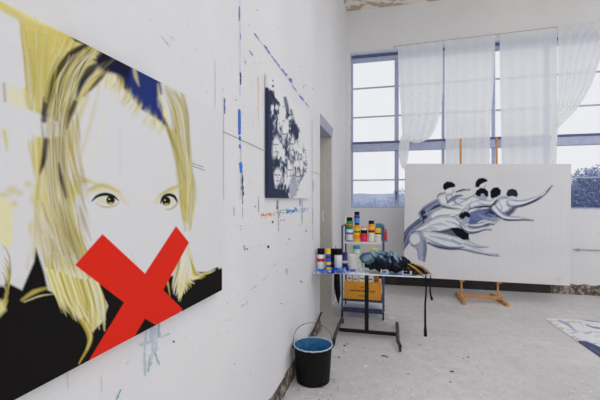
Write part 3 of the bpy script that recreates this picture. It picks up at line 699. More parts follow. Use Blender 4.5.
S.line([(131, 252), (134, 261), (137, 264)], [.5, 2, .6], (190, 188, 170), .5, 1.2)
# garment and lower hair
S.poly([(-260, 250), (-40, 268), (2, 282), (10, 284), (22, 290), (34, 262), (36, 248), (44, 272), (48, 290), (60, 296), (72, 308), (84, 324), (92, 342), (88, 362), (96, 356), (110, 330), (120, 312), (124, 302), (112, 293), (98, 278), (90, 268), (105, 300), (140, 308), (182, 330), (182, 470), (-260, 470)], BK, 1, 1.2, .12)
S.poly([(-260, 215), (0, 242), (8, 250), (12, 268), (4, 286), (-260, 270)], W_, 1, 2)
S.hair([(0, 240), (10, 256), (10, 276), (2, 300)], [(4, 300), (6, 306), (2, 316), (-6, 320)], 20, [Y1, Y4, Y3], (.6, 1.6), (.5, .9), .6)
S.poly([(2, 300), (6, 310), (-2, 318), (-60, 330), (-60, 295)], (204, 198, 140), .9, 2)
S.line([(22, 300), (34, 292), (50, 287)], [2, 4, 1], (190, 176, 84), .8, 1.5); S.line([(24, 302), (40, 296), (54, 294)], [1, 1.6, .4], Y4, .8, .6)
S.hair([(46, 250), (50, 280), (62, 302), (78, 326)], [(86, 258), (98, 285), (104, 305), (104, 330)], 110, [Y1, Y4, W_, W_, Y2], (.6, 2.4), (.5, .9), .6)
S.poly([(60, 270), (80, 270), (92, 292), (98, 312), (84, 320), (70, 302)], (206, 204, 180), .55, 5)
for k in range(34):
    x0 = random.uniform(54, 98); y0 = 292 + (x0 - 54) * .35; S.line([(x0 - 8, y0 - 24), (x0, y0), (x0 + random.uniform(3, 9), y0 + random.uniform(10, 26))], [2, 2.2, .3], random.choice([Y1, Y2, Y4, Y4]), .85, .6)
S.line([(80, 320), (88, 334), (88, 346), (79, 363)], [2.5, 3.4, 2.6, .8], Y2, .95, .7); S.line([(84, 322), (90, 336), (86, 350)], [1, 1.4, .5], Y4, .8, .4)
S.poly([(90, 262), (99, 276), (104, 292), (98, 290)], (60, 52, 24), .5, 2)
S.poly([(95, 276), (110, 288), (126, 302), (124, 304), (110, 330), (92, 362), (80, 366), (88, 346), (92, 332), (103, 322), (108, 306), (102, 290)], BK, 1, .8)
for k in range(26):
    x0 = random.uniform(84, 104); S.line([(x0 - 6, 280), (x0, 300), (x0 + random.uniform(0, 5), random.uniform(312, 334))], [2, 2, .3], random.choice([Y1, Y2, Y4, W_]), .8, .6)
S.line([(84, 318), (91, 334), (89, 346), (79, 364)], [2.5, 3.4, 2.6, .8], Y2, .95, .7); S.line([(86, 322), (91, 336), (87, 350)], [1, 1.2, .5], Y4, .8, .4)
# shoulder and hair at the lower right
S.poly([(160, 286), (170, 276), (196, 272), (208, 272), (213, 269), (218, 267), (219, 269), (221.5, 268), (240, 262), (240, 300), (182, 312), (160, 296)], BK, 1, .8, .08)
S.hair([(181, 240), (178, 262), (174, 280), (172, 294)], [(190, 244), (192, 262), (186, 284), (180, 304)], 70, [Y1, W_, Y4, W_, Y2], (.6, 2.4), (.5, .9), .5)
for k in range(60):
    t = random.random(); e = (178 + 38 * t, 302 - 34 * t ** .7 + random.uniform(-3, 2))
    S.line([(184, 240 + 6 * t), (186 + 6 * t, 262 + 2 * t), (180 + 20 * t, 282 - 8 * t), e], [1.4, 2.2, 1.6, .3], random.choice([Y1, Y4, Y2, W_, (214, 208, 150)]), .8, .5)
S.line([(166, 276), (168, 284), (170, 296)], [1, 2, .4], Y1, .8, .6); S.line([(184, 238), (183, 262), (179, 286)], [3, 5, 1], (206, 206, 200), .9, 1)
# the red cross
RED = (204, 40, 26)
S.poly([(102.5, 234), (145, 273.5), (176, 226), (189, 242.5), (163.3, 290), (182.5, 309), (166, 330), (154, 324), (145, 318.5), (136, 334), (126, 350), (86, 372), (90, 358.5), (124, 302.5), (75, 265)], RED, 1, .22)
# small printed lines
for u, v, L in ((192.5, 163.2, 4), (198, 165, 5), (192, 165.8, 3.6), (196.5, 167.2, 8)): S.line([(u, v), (u + L, v + L * .42)], .8, (86, 90, 104), .8, .25, False)
S.grain(.025)
por = painted_panel('portrait_painting', (PX, .33, zt), (PX, yr, zt), (PX, yr, zb), (PX, .33, zb), PX - .003, 620, 400, S, None)
tag(por, 'large portrait canvas of a blonde face with a red cross over the mouth', 'painting')

# ================================================================== THE SMALL CANVAS
SX = .022
def on2(u, v): return at(u, v, 0, SX)
y0s = on2(268, 140).y; y1s = on2(310, 150).y; zts = on2(268, 75).z; zbs = (on2(268, 196.5).z + on2(309, 199.4).z) / 2
W2 = (206, 206, 208); N2 = (44, 50, 72); G2 = (104, 110, 128); L2 = (156, 160, 172)
S = Sheet(255, 50, 325, 215, 4.0, W2)
S.poly([(262, 103), (270, 103), (272, 108), (274, 120), (278, 128), (282, 122), (284, 112), (287, 118), (290, 132), (296, 128), (300, 140), (305, 150), (307, 165), (306, 172), (300, 176), (298, 190), (291, 200), (262, 200)], G2, 1, .5, .5)
S.poly([(262, 103), (269, 103), (271, 112), (272, 125), (271, 140), (274, 165), (277, 190), (290, 196), (291, 204), (262, 204)], N2, 1, .5, .4)
for p, w in (([(273, 92), (274, 100), (277, 112)], [3, 2, 3]), ([(285, 98), (287, 108), (288, 122)], [3, 4, 3]), ([(276, 104), (280, 108)], [2, 1]), ([(291, 110), (293, 120), (296, 134)], [2, 3, 3]), ([(298, 128), (301, 138), (302, 146)], [2, 2, 1])):
    S.line(p, w, (92, 96, 112), .95, .6)
# posterised crowd of faces: stretched noise cut into four tones, darker to the left and below
RG = np.random.default_rng(11)
def fld(nx_, ny_):
    g = RG.normal(0, 1, (ny_, nx_)); yy = np.linspace(0, ny_ - 1.001, S.h); xx = np.linspace(0, nx_ - 1.001, S.w); i = xx.astype(int); j = yy.astype(int)
    fx = xx - i; fy = (yy - j)[:, None]; fx = fx * fx * (3 - 2 * fx); fy = fy * fy * (3 - 2 * fy)
    return (g[j][:, i] * (1 - fx) + g[j][:, i + 1] * fx) * (1 - fy) + (g[j + 1][:, i] * (1 - fx) + g[j + 1][:, i + 1] * fx) * fy
N_ = .7 * fld(14, 14) + .75 * fld(40, 30) + .6 * fld(90, 64)
Xp, Yp = np.meshgrid(np.arange(S.w) / S.k + S.x0, np.arange(S.h) / S.k + S.y0)
ed = np.interp(Yp[:, 0], [88, 100, 112, 125, 140, 160, 175, 188, 200], [272, 279, 291, 299, 304, 307, 306, 298, 291])[:, None] + .8 * N_ - Xp
ins = np.clip(ed / 3, 0, 1) * (Yp > 90 + 2 * N_)
tone = N_ + np.interp(Xp, [268, 274, 282, 306], [-1.5, -.5, .15, .55]) - .35 * (Yp > 178)
for lo_, c_ in ((9, W2), (.55, L2), (.2, G2), (-.35, (66, 72, 94)), (-.75, N2)):
    m = ((tone < lo_) & (ins > .45))[..., None]; S.a = np.where(m, np.array(K(*c_), np.float32), S.a)
for x, y, rx, ry in ((275.5, 147, 3.2, 11), (277, 177, 3.8, 9), (290, 172, 3.2, 9), (292, 146, 2.2, 9), (284, 136, 1.8, 8), (297.5, 178, 2.2, 7), (300, 156, 1.8, 7)):
    S.blob(x, y, rx, ry, (212, 212, 215), .9, .9, .12); S.line([(x - rx * .6, y - ry * .25), (x - rx * .1, y - ry * .2)], 1.1, N2, .9, .3); S.line([(x + rx * .3, y - ry * .25), (x + rx * .75, y - ry * .2)], 1.0, N2, .9, .3)
    S.line([(x + rx * .15, y), (x + rx * .2, y + ry * .2)], .7, G2, .8, .3); S.line([(x - rx * .2, y + ry * .45), (x + rx * .5, y + ry * .42)], 1.0, N2, .85, .3); S.line([(x - rx, y - ry * .6), (x - rx * .9, y + ry * .6)], 1.0, G2, .8, .4)
S.poly([(262, 103), (268.6, 103), (270, 112), (271, 125), (270.4, 140), (272, 165), (275, 188), (288, 193), (291, 204), (262, 204)], N2, 1, .4); S.poly([(292, 176), (296, 176), (298, 188), (296, 196), (290, 198), (289, 186)], L2, .9, .6)
S.blur(1)
for x, y in ((273, 80), (273, 86)) or ((273.5, 143), (277, 142), (275, 150), (275, 172), (279.5, 171), (277, 180), (277.6, 187), (290, 165), (293.4, 165), (291.5, 172), (297, 172), (299, 180), (300, 150), (292, 140), (292, 152), (273, 80), (273, 86)):
    S.blob(x, y, 1, 1.4, N2, .95, .35)
S.grain(.02)
sp_ = painted_panel('faces_painting', (SX, y0s, zts), (SX, y1s, zts), (SX, y1s, zbs), (SX, y0s, zbs), SX - .003, 260, 220, S, None)
tag(sp_, 'smaller unframed canvas of many dark blue faces hung beyond the portrait', 'painting')

# ================================================================== THE BIG CANVAS OF REACHING FIGURES
T4 = [(1.021, 5.848, 2.052), (3.277, 6.001, 2.007), (3.246, 5.952, .299), (.991, 5.799, .344)]
BG = (196, 196, 198); F1 = (202, 203, 208); F2 = (148, 154, 172); F3 = (88, 98, 128); F4 = (40, 47, 74); F5 = (16, 19, 30)
class FigureSheet(Sheet):
    def line(s, pts, wd, c, alpha=1.0, soft=.4, curve=True):
        if c == F1 and alpha > .85:
            w2 = [w * 1.02 + .9 for w in wd] if isinstance(wd, (list, tuple)) else wd + .9
            Sheet.line(s, [(x + .1, y + .75) for x, y in pts], w2, F4, .8, .5, curve); Sheet.line(s, [(x, y - .15) for x, y in pts], w2, F3, .45, .5, curve)
            Sheet.line(s, pts, wd, F2, 1, .4, curve); w3 = [w * .66 for w in wd] if isinstance(wd, (list, tuple)) else wd * .66
            return Sheet.line(s, [(x, y - .4) for x, y in pts], w3, F1, alpha, .8, curve)
        return Sheet.line(s, pts, wd, c, alpha, soft, curve)
    def poly(s, pts, c, alpha=1.0, soft=.35, rough=0.0):
        if min(c) > 198 and len(pts) > 4:
            Sheet.poly(s, [(x + .15, y + .8) for x, y in pts], F4, .7, .6)
            Sheet.poly(s, pts, F2, 1, .5); m = (sum(x for x, y in pts) / len(pts), sum(y for x, y in pts) / len(pts))
            return Sheet.poly(s, [(m[0] + (x - m[0]) * .9, m[1] + (y - m[1]) * .84 - .5) for x, y in pts], c, alpha, 1.3)
        return Sheet.poly(s, pts, c, alpha, soft, rough)
S = FigureSheet(396, 156, 580, 294, 5.0, BG)
for i in range(90): S.blob(random.uniform(400, 575), random.uniform(160, 290), random.uniform(6, 26), random.uniform(2, 7), random.choice([(190, 190, 192), (201, 201, 203), (186, 186, 188)]), .16, 3)
for i in range(60): x = random.uniform(405, 570); S.line([(x, random.uniform(162, 260)), (x, random.uniform(200, 288))], .7, (184, 184, 187), .3, .4, False)
# rear figure A: jeans leg, twisted torso, head, reaching arms
S.poly([(400, 254), (401, 236), (408, 227), (419, 218), (427, 221), (420, 229), (413, 237), (408, 245)], F3, 1, .4); S.line([(403, 250), (406, 238), (420, 222)], [2, 3, 1.5], F4, .8, .6); S.line([(414, 228), (422, 222)], 1, F2, .7, .5)
S.poly([(418, 213), (424, 206), (436, 199), (447, 199), (450, 204), (440, 209), (430, 216), (426, 221), (420, 219)], (122, 132, 156), 1, .5); S.poly([(420, 212), (424, 208), (427, 216), (430, 222), (424, 224)], F5, .9, .6)
S.line([(428, 213), (436, 207), (447, 204)], [2, 3.4, 2.4], F5, .85, .6); S.line([(422, 208), (432, 202), (440, 199)], [1, 2, 1], F2, .8, .6)
S.poly([(437, 197), (444, 194), (450, 198), (456, 204), (452, 208), (441, 205)], F1, 1, .4); S.line([(437, 197), (440, 194), (444, 193)], [1, 1.6, 1], F4, .8, .4); S.line([(446, 197), (448, 203)], 1.2, F4, .8, .4)
S.poly([(445, 188), (450, 187), (454, 190), (452, 194), (447, 195), (444, 192)], F1, 1, .4); S.poly([(442.8, 188), (443.5, 184), (447, 181.4), (452, 182), (455.3, 184.5), (455, 187), (451, 187.5), (448, 188.5), (445, 190.5)], F5, 1, .35)
S.line([(448, 201), (456, 196.5), (462, 195.5)], [1.5, 3, 1.6], F3, .95, .5); S.line([(447, 203), (456, 199)], 1, F5, .8, .4)
S.line([(456, 192), (463, 190), (470, 190)], [1.2, 2.2, 1], F4, .95, .4); S.line([(462, 191), (470, 189)], 1.2, F2, .8, .4)
# broad white back and hips B
S.poly([(424, 222), (432, 213), (444, 208), (456, 205), (466, 199), (474, 195), (482, 198), (488, 203), (480, 208), (472, 216), (462, 219), (446, 219), (436, 224)], (206, 206, 208), 1, .5)
S.line([(438, 206), (449, 208), (460, 208.5)], [1, 2, .6], F4, .8, .5); S.line([(436, 217), (452, 214), (462, 215)], [.6, 1, .5], (180, 184, 194), .9, .7); S.poly([(424, 220), (431, 216), (434, 224), (428, 228)], F2, .9, .7)
# head C
S.poly([(479, 183), (484, 182), (486, 185), (484, 188), (480, 189)], F1, 1, .4); S.poly([(475.3, 187), (475.6, 182), (478.5, 178.6), (483, 177.8), (487, 179.5), (487.6, 181.4), (484, 182.5), (480.5, 184.5), (478.5, 187.4)], F5, 1, .35)
# dark torsos under D..F
S.poly([(470, 212), (482, 209), (494, 208), (500, 214), (497, 220), (486, 223), (474, 224), (468, 219)], (98, 108, 146), 1, .6); S.poly([(484, 214), (492, 208), (497, 211), (492, 217)], F4, .9, .7); S.line([(474, 222), (486, 223), (497, 220)], 1.2, F4, .7, .7)
S.poly([(462, 222), (470, 219), (480, 221), (490, 223), (489, 226), (478, 227), (468, 227)], (84, 94, 132), 1, .5)
S.line([(478, 223), (484, 221), (492, 222)], [1, 2, .8], F1, .9, .4)
# D: head and arm
S.poly([(477, 195), (485, 194), (488, 197), (486, 201), (480, 201)], F2, 1, .4); S.poly([(474.8, 194.5), (476.5, 190.5), (480.5, 188), (485, 188.6), (488.2, 191.5), (488.4, 196), (486, 197), (484, 194), (481.5, 193.6), (480, 196.6), (477.5, 196)], F5, 1, .3)
S.line([(470, 206), (480, 203), (490, 203.5), (497, 199), (505, 196.5)], [5, 6, 5, 3.4, 1.6], F1, 1, .4); S.line([(474, 208), (484, 206.6), (493, 206.2), (500, 200)], [.8, 1.6, 1.6, .8], F5, .9, .4)
S.line([(468, 207), (463, 214)], [4, 5], F1, .9, 1)
# E, F
S.poly([(494, 206), (500, 199), (509, 197), (517, 200), (519, 205), (514, 212), (508, 216), (500, 213)], F1, 1, .4); S.poly([(505, 213), (512, 208), (518, 205), (513, 212), (508, 216)], F4, .9, .5); S.poly([(500, 214), (507, 210), (514, 206), (508, 214)], F3, .7, .8)
S.poly([(490.5, 197), (490.3, 191), (493.5, 187.6), (498, 187.2), (501, 190.5), (500.5, 194.5), (496.5, 197), (492, 198.6)], F5, 1, .35); S.poly([(506.2, 194), (508, 190), (512, 188.6), (516.3, 190), (518, 194), (517, 197.2), (512.5, 196), (507.5, 196.8)], (34, 40, 58), 1, .35)
S.line([(497, 200), (493, 205), (491, 209)], [1, 1.4, 1], F5, .8, .4)
# long upper arm to the right
S.line([(510, 203), (520, 203.6), (530, 200.6), (538, 197.6), (545, 192.4), (549, 188), (552, 185)], [6, 5.2, 3.6, 2.4, 2.0, 1.1, .3], F1, 1, .4); S.line([(516, 206), (526, 204.4), (536, 200), (541, 196)], [1, 2.2, 2.2, .8], F4, .85, .5); S.line([(546, 192), (549, 189.5), (551, 187)], [.8, 1.4, .6], F4, .8, .35)
# middle arm
S.line([(494, 208), (499, 214), (506, 218), (516, 218.6), (524, 218.8), (533, 219.8)], [5.2, 4.6, 3.2, 2.2, 1.5, .4], F1, 1, .4); S.line([(494, 212), (501, 218), (510, 220), (523, 220)], [1, 1.8, 1.4, .8], F4, .85, .4); S.line([(522, 218.6), (529, 219.6)], 1, F3, .7, .4)
S.line([(489, 221), (494, 219), (503, 219)], [1, 2.6, 1], F2, .8, .6); S.line([(482, 228), (493, 224), (500, 220)], [1, 1.4, .8], F3, .6, .5)
# foreground figure: back, head, arms, thigh and shin
S.poly([(409, 236), (414, 230), (426, 222), (440, 216), (452, 216), (462, 220), (470, 224), (476, 230), (470, 232), (458, 228), (440, 232), (420, 240)], (204, 205, 209), 1, .5)
S.poly([(430, 230), (440, 231), (452, 228), (466, 232), (470, 240), (462, 238), (450, 236), (436, 234)], F4, .85, .8); S.line([(446, 221), (456, 224), (464, 230)], [.6, 1.4, 2], F3, .7, .6)
S.poly([(450, 228), (458, 227.5), (466, 230), (469, 234), (468.5, 240.5), (463, 240), (457, 236)], F5, 1, .4)
S.line([(462, 224), (468, 230.5), (476, 230.6), (484, 228.4), (491, 229)], [4, 4, 3.2, 2, .7], F1, 1, .4); S.line([(464, 230), (472, 232.6), (482, 230.6)], [1, 1.4, .6], F4, .8, .4)
S.poly([(462, 217), (468, 216.5), (470, 220), (467, 224), (463, 224)], F2, 1, .4); S.poly([(458.5, 216.5), (461, 212.4), (465, 211), (469.4, 213), (470.6, 216.4), (468.5, 217.5), (465.6, 216.5), (463.6, 219), (461.5, 219)], F5, 1, .35)
S.line([(470, 226), (480, 225), (488, 222.5), (494, 223.6)], [2.2, 2.4, 1.8, .6], F1, 1, .4)
S.poly([(410, 240), (413, 233), (420, 230), (430, 231), (446, 234), (458, 238), (470, 243), (482, 248), (492, 252), (499, 254.5), (499, 256), (488, 255), (474, 251), (462, 249), (446, 248), (434, 245), (426, 242)], (200, 202, 207), 1, .4)
S.line([(428, 243), (440, 247.2), (454, 248.4), (464, 247)], [2, 3.4, 3.2, 1], F3, .95, .7); S.line([(434, 246), (448, 248.8), (462, 249.5), (476, 253), (492, 255.5)], [1, 1.2, 1, 1, .5], F4, .9, .4); S.line([(452, 240), (460, 244)], [2, 3], F3, .6, .8)
S.line([(466, 240), (478, 245.6), (489, 247)], [1.2, 1.6, .5], F2, .9, .4); S.line([(464, 243), (476, 247), (488, 247.6)], [.6, 1.2, .5], F4, .7, .4)
S.poly([(409, 238), (414, 232), (421, 232), (426, 238), (427, 246), (426, 254), (425, 262), (418.5, 260), (417, 250), (411, 246)], F2, 1, .4); S.blob(415, 239, 5, 5.5, (200, 201, 206), .95, 1.2); S.line([(425, 240), (425.6, 250), (424, 261)], [1.2, 2.6, 2], F3, .85, .6); S.line([(410, 243), (414, 246), (419, 244)], [.8, 1.2, .8], F3, .7, .5); S.line([(417, 248), (419, 259)], 1.2, F3, .6, .5)
for pts_, w_, c_, a_ in (
    ([(438, 200), (430, 205), (421, 211)], [1, 2.4, 1.6], F3, .8), ([(424, 215), (432, 211), (442, 206)], [1, 2, .8], (170, 176, 190), .7), ([(404, 247), (410, 233), (421, 223)], [1.2, 2.2, 1], F2, .8),
    ([(452, 196), (456, 203), (463, 206)], [1, 1.6, .6], F3, .8), ([(456, 198), (466, 199), (474, 195)], [.6, 1.2, .6], F3, .8), ([(460, 203), (468, 200)], [1.6, .8], F2, .8), ([(472, 200), (468, 208), (462, 213)], [.8, 1.8, .8], F2, .7),
    ([(478, 202), (486, 205), (494, 204)], [.6, 1.2, .6], F3, .7), ([(497, 199), (504, 197), (509, 199)], [.8, 1, .6], F3, .8), ([(499, 203), (502, 208), (500, 212)], [.8, 1.4, .8], F2, .9), ([(506, 201), (510, 206), (508, 211)], [1, 2, 1], F2, .9),
    ([(496, 200), (490, 208), (484, 211)], [1, 1.6, .8], F4, .8), ([(478, 214), (486, 218), (494, 218)], [1, 2, 1], F2, .6), ([(488, 214), (494, 216)], 1.4, (130, 138, 164), .7),
    ([(520, 206), (530, 203), (538, 199)], [.5, 1.2, .5], F4, .9), ([(514, 201), (526, 200.5), (536, 196.5)], [.5, .8, .4], F3, .6), ([(496, 206), (502, 212), (510, 216), (520, 217)], [.6, .9, .9, .4], F3, .7),
    ([(426, 222), (438, 216), (450, 215)], [.6, 1, .6], F3, .8), ([(412, 232), (420, 227), (430, 222)], [.6, 1, .6], F3, .7), ([(428, 226), (440, 224), (448, 226)], [1, 3, 1], F2, .6), ([(418, 232), (430, 228), (438, 229)], [1, 2.4, 1], F2, .7),
    ([(456, 219), (462, 224), (466, 228)], [.8, 1.6, .8], F3, .8), ([(430, 236), (444, 239), (458, 243)], [1, 3.4, 1.5], F2, .75), ([(460, 243), (472, 247), (484, 251)], [1.2, 2, .8], F2, .75), ([(420, 236), (424, 244), (423, 256)], [1, 2.2, 1.4], F3, .55),
    ([(412, 233), (418, 231), (424, 234)], [.6, .9, .6], F4, .6), ([(426, 238), (436, 243), (448, 247)], [.8, 1.6, 1], F4, .6), ([(470, 231.5), (478, 231.4), (487, 229.6)], [.5, .9, .4], F3, .8), ([(452, 217), (460, 214.5)], [.8, 1.4], F4, .7),
    ([(468, 226), (476, 227.5), (486, 226)], [1.6, 2.4, .8], F3, .8), ([(446, 208), (458, 210), (468, 208)], [.5, .9, .4], F3, .7)):
    S.line(pts_, w_, c_, a_, .5)
S.line([(404, 250), (409, 236), (416, 231)], .8, F4, .7, .4); S.line([(557, 279), (558, 277.6), (561, 278.6)], .6, (150, 152, 164), .7, .3); S.line([(556, 279.4), (560, 280.2)], .5, (150, 152, 164), .7, .3)
S.grain(.02)
big = painted_panel('figures_painting', *T4, .035, 560, 420, S, None)
tag(big, 'huge white canvas of a heap of reaching nude figures, standing on the easel', 'painting')

# ================================================================== CURTAINS
YC = 6.72
def wline(a, b, n, amp=.006):
    return [(a[0] + (b[0] - a[0]) * i / n, a[1] + (b[1] - a[1]) * i / n, a[2] + (b[2] - a[2]) * i / n - amp * math.sin(PI * (i * 4 / n % 1))) for i in range(n + 1)]
z1_, z2_ = at(397, 46, 1, YC).z, at(600, 22, 1, YC).z
sl = (z2_ - z1_) / (at(600, 22, 1, YC).x - at(397, 46, 1, YC).x)
ctop = lambda x: z1_ + sl * (x - .9)
wireo = MB(); wireo.tube([(.85, YC, ctop(.85)), (6.9, YC, ctop(6.9))], .003, 6)
for x in (.87, 2.55, 4.2, 6.85): wireo.tube([(x, YC, ctop(x)), (x, YF + .0, ctop(x) + .012)], .004, 6)
tag(wireo.build('curtain_wire', M['wire']), 'thin wire stretched above the window that carries the sheer curtains', 'wire')
def strip(mb, Lp, Rp, nf, amp, y=YC, rows=46, cols=56, seed=0, bow=None):
    Lp = cat(np.array(Lp, float), 8) if len(Lp) > 2 else np.array(Lp, float); Rp = cat(np.array(Rp, float), 8) if len(Rp) > 2 else np.array(Rp, float)
    def ev(P, t): q = np.linspace(0, 1, len(P)); return np.interp(t, q, P[:, 0]), np.interp(t, q, P[:, 1])
    vs = []
    for i in range(rows + 1):
        t = i / rows; a = at(*ev(Lp, t), 1, y); b = at(*ev(Rp, t), 1, y)
        for j in range(cols + 1):
            s = j / cols; p = a.lerp(b, s); f = math.sin(s * nf * 2 * PI + seed + .8 * mn.noise(Vector((s * 3, t * 2, seed)))) + .5 * mn.noise(Vector((s * 9, t * 3, seed + 4)))
            z = p.z - (bow * math.sin(PI * s) * t if bow else 0)
            if i == 0: z = ctop(p.x) - .004 - .006 * abs(math.sin(s * 8 * PI))
            vs.append((p.x, p.y + amp * f * (.35 + .65 * min(1, t * 2)), z))
    fs = [(i * (cols + 1) + j, (i + 1) * (cols + 1) + j, (i + 1) * (cols + 1) + j + 1, i * (cols + 1) + j + 1) for i in range(rows) for j in range(cols)]
    mb.add(vs, fs)
def strip2(mb, Lp, Rp, nf, amp, y, **k):
    o = len(mb.v); strip(mb, Lp, Rp, nf, amp, y, **k)
tv = lambda u: 45.5 - (u - 397) * .118
c1 = MB(); strip(c1, [(397.5, tv(397)), (399, 80), (401, 110), (402, 128), (404, 138)], [(443, tv(443)), (443, 70), (442.5, 96), (439, 117), (433, 133), (427, 140)], 5, .013, seed=1, bow=.07)
vs0 = len(c1.v)
def tailstrip(mb, Lp, Rp, nf, amp, y, seed):
    Lp = cat(np.array(Lp, float), 6); Rp = cat(np.array(Rp, float), 6); rows, cols = len(Lp) - 1, 20; vs = []
    for i in range(rows + 1):
        a = at(*Lp[i], 1, y); b = at(*Rp[i], 1, y)
        for j in range(cols + 1):
            s = j / cols; p = a.lerp(b, s); vs.append((p.x, p.y + amp * math.sin(s * nf * 2 * PI + seed + i * .05), p.z))
    mb.add(vs, [(i * (cols + 1) + j, (i + 1) * (cols + 1) + j, (i + 1) * (cols + 1) + j + 1, i * (cols + 1) + j + 1) for i in range(rows) for j in range(cols)])
tailstrip(c1, [(403, 132), (399.5, 142), (398.5, 154), (401, 165), (403.5, 169)], [(412, 135), (409.5, 143), (408.5, 154), (407, 163), (404.5, 170)], 2, .016, YC - .04, 1)
tag(c1.build('sheer_curtain', M['sheer'], smooth=True), 'leftmost sheer curtain, knotted up short with a tail hanging over the canvas corner', 'curtain', 'sheer curtains on the wire')
c2 = MB(); strip(c2, [(444.5, tv(444)), (445, 80), (445.5, 130), (445.5, 180)], [(495.5, tv(495)), (494, 80), (490.5, 130), (490, 180)], 5, .010, seed=2)
tag(c2.build('sheer_curtain', M['sheer'], smooth=True), 'straight sheer curtain hanging behind the left easel post', 'curtain', 'sheer curtains on the wire')
c3 = MB(); strip(c3, [(499.5, tv(499)), (500, 80), (501, 130), (502, 180)], [(557, tv(557)), (557.5, 80), (557.3, 130), (556, 180)], 5, .010, seed=3)
tag(c3.build('sheer_curtain', M['sheer'], smooth=True), 'straight sheer curtain hanging just right of the right easel post', 'curtain', 'sheer curtains on the wire')
c4 = MB(); strip(c4, [(557.8, tv(558)), (557.8, 60), (557.5, 100), (555, 127)], [(640, tv(640)), (612, 34), (601, 56), (591, 85), (578, 107), (566, 120), (558.5, 128)], 6, .016, y=YC - .03, seed=4)
tailstrip(c4, [(555, 127), (551, 140), (549.5, 160), (549, 180)], [(558.5, 128), (557.5, 140), (556.5, 160), (556, 180)], 2, .014, YC - .06, 2)
tag(c4.build('sheer_curtain', M['sheer'], smooth=True), 'rightmost sheer curtain, swept aside and gathered to a point beside the canvas', 'curtain', 'sheer curtains on the wire')

# ================================================================== EASEL
ez = thing('wooden_easel', 'orange pine studio easel standing behind and under the huge figures canvas', 'easel', (2.1, 6.0, 0))
xa, xb = at(461.5, 290, 1, 5.93).x, at(498, 290, 1, 5.96).x
for x, y, lb in ((xa, 5.93, 0), (xb, 5.965, 1)):
    MB().bar((x, y, .075), (x + (.0 if lb == 0 else -.0), y + .08, 2.425), .026, .026).build('post', M['wood'], ez, bevel=.003)
MB().bar((xa - .02, 5.895, .085), (xb + .05, 5.925, .078), .035, .05).build('crossbar', M['wood'], ez, bevel=.003)
for x0, x1, y0, y1 in ((at(464, 304, 2, 0).x, xa - .02, 5.72, 6.30), (at(507, 306, 2, 0).x, xb + .0, 5.76, 6.34)):
    MB().bar((x0, y0, .022), (x1, y1, .022), .045, .04).build('foot', M['wood'], ez, bevel=.003)
for x, y in ((xa, 5.93), (xb, 5.965)):
    zb_ = .344 - .045 * (x - .991) / 2.255
    MB().box(x - .03, x + .03, y - .062, y + .02, zb_ - .028, zb_ - .004).build('canvas_peg', M['wood'], ez)
MB().bar((xa, 5.975, 1.2), (xb, 6.01, 1.2), .03, .04).build('middle_rail', M['wood'], ez)

# ================================================================== TABLE ON WHEELS
TZ = .735; TX0, TX1, TY0, TY1 = .06, 1.13, 3.89, 4.50
tb = thing('rolling_worktable', 'narrow paint-stained white table on one black post with a wheeled base', 'table', (.57, 4.15, 0))
MB().box(TX0, TX1, TY0, TY1, TZ - .013, TZ).build('tabletop', M['tabletop'], tb, bevel=.003)
MB().box(.30, .84, 4.05, 4.25, TZ - .03, TZ - .0135).build('mounting_plate', M['blackmetal'], tb)
MB().box(.53, .572, 4.13, 4.172, .062, TZ - .031).build('post', M['blackmetal'], tb, bevel=.003)
MB().box(.245, .875, 4.13, 4.17, .03, .062).build('crossbar', M['blackmetal'], tb, bevel=.003)
for x in (.24, .88):
    f = MB(); pts = [(x + (.02 if x > .5 else -.0), 3.80, .055), (x, 3.9, .075), (x, 4.15, .082), (x, 4.4, .078), (x, 4.50, .055)]
    f.tube(cat(np.array(pts), 5), .019, 8); ft = f.build('foot_rail', M['speckmetal'], tb, smooth=True)
    for y in (3.80, 4.50):
        xo = x + (.02 if x > .5 and y < 4 else 0)
        w_ = MB(); tl = Matrix.Rotation(PI / 2, 3, 'Y'); w_.lathe([(.018, -.011), (.026, -.009), (.026, .009), (.018, .011)], (xo, y, .026), 16, tilt=tl); w_.box(xo - .014, xo - .012, y - .01, y + .01, .02, .06); w_.box(xo + .012, xo + .014, y - .01, y + .01, .02, .06)
        w_.build('caster', M['rubber'], ft, smooth=True)
mk2 = MB()

# ------------------------------------------------------------------ palette sheet with blue paint
S = Sheet(300, 255, 372, 285, 6.0, (220, 224, 236))
for i in range(620):
    x = min(355, max(315, random.gauss(338, 9))); y = 269.6 + (337 - x) * .06 + random.gauss(0, 1.5)
    S.line([(x, y), (x + random.uniform(-5, 5), y + random.uniform(-.9, .9))], [random.uniform(.6, 2.2), .4], random.choice([(24, 48, 150), (34, 74, 184), (16, 26, 92), (50, 104, 205), (26, 48, 136)]), .9, .3, False)
for i in range(60):
    x = random.uniform(313, 366); S.line([(x, random.uniform(266, 277)), (x + random.uniform(-4, 4), random.uniform(268, 277))], random.uniform(.4, 1.4), random.choice([(120, 160, 220), (232, 236, 244), (196, 204, 226), (90, 140, 214)]), .6, .4, False)
q = [at(319, 265.2, 2, TZ + .006), at(368, 265.4, 2, TZ + .006), at(369, 273.2, 2, TZ + .006), at(313.5, 273.2, 2, TZ + .006)]
pal = painted_panel('palette_sheet', *[(p.x, p.y, p.z) for p in q], .0045, 200, 90, S, None)
tag(pal, 'white mixing sheet smeared with blue paint on the left end of the table', 'palette')

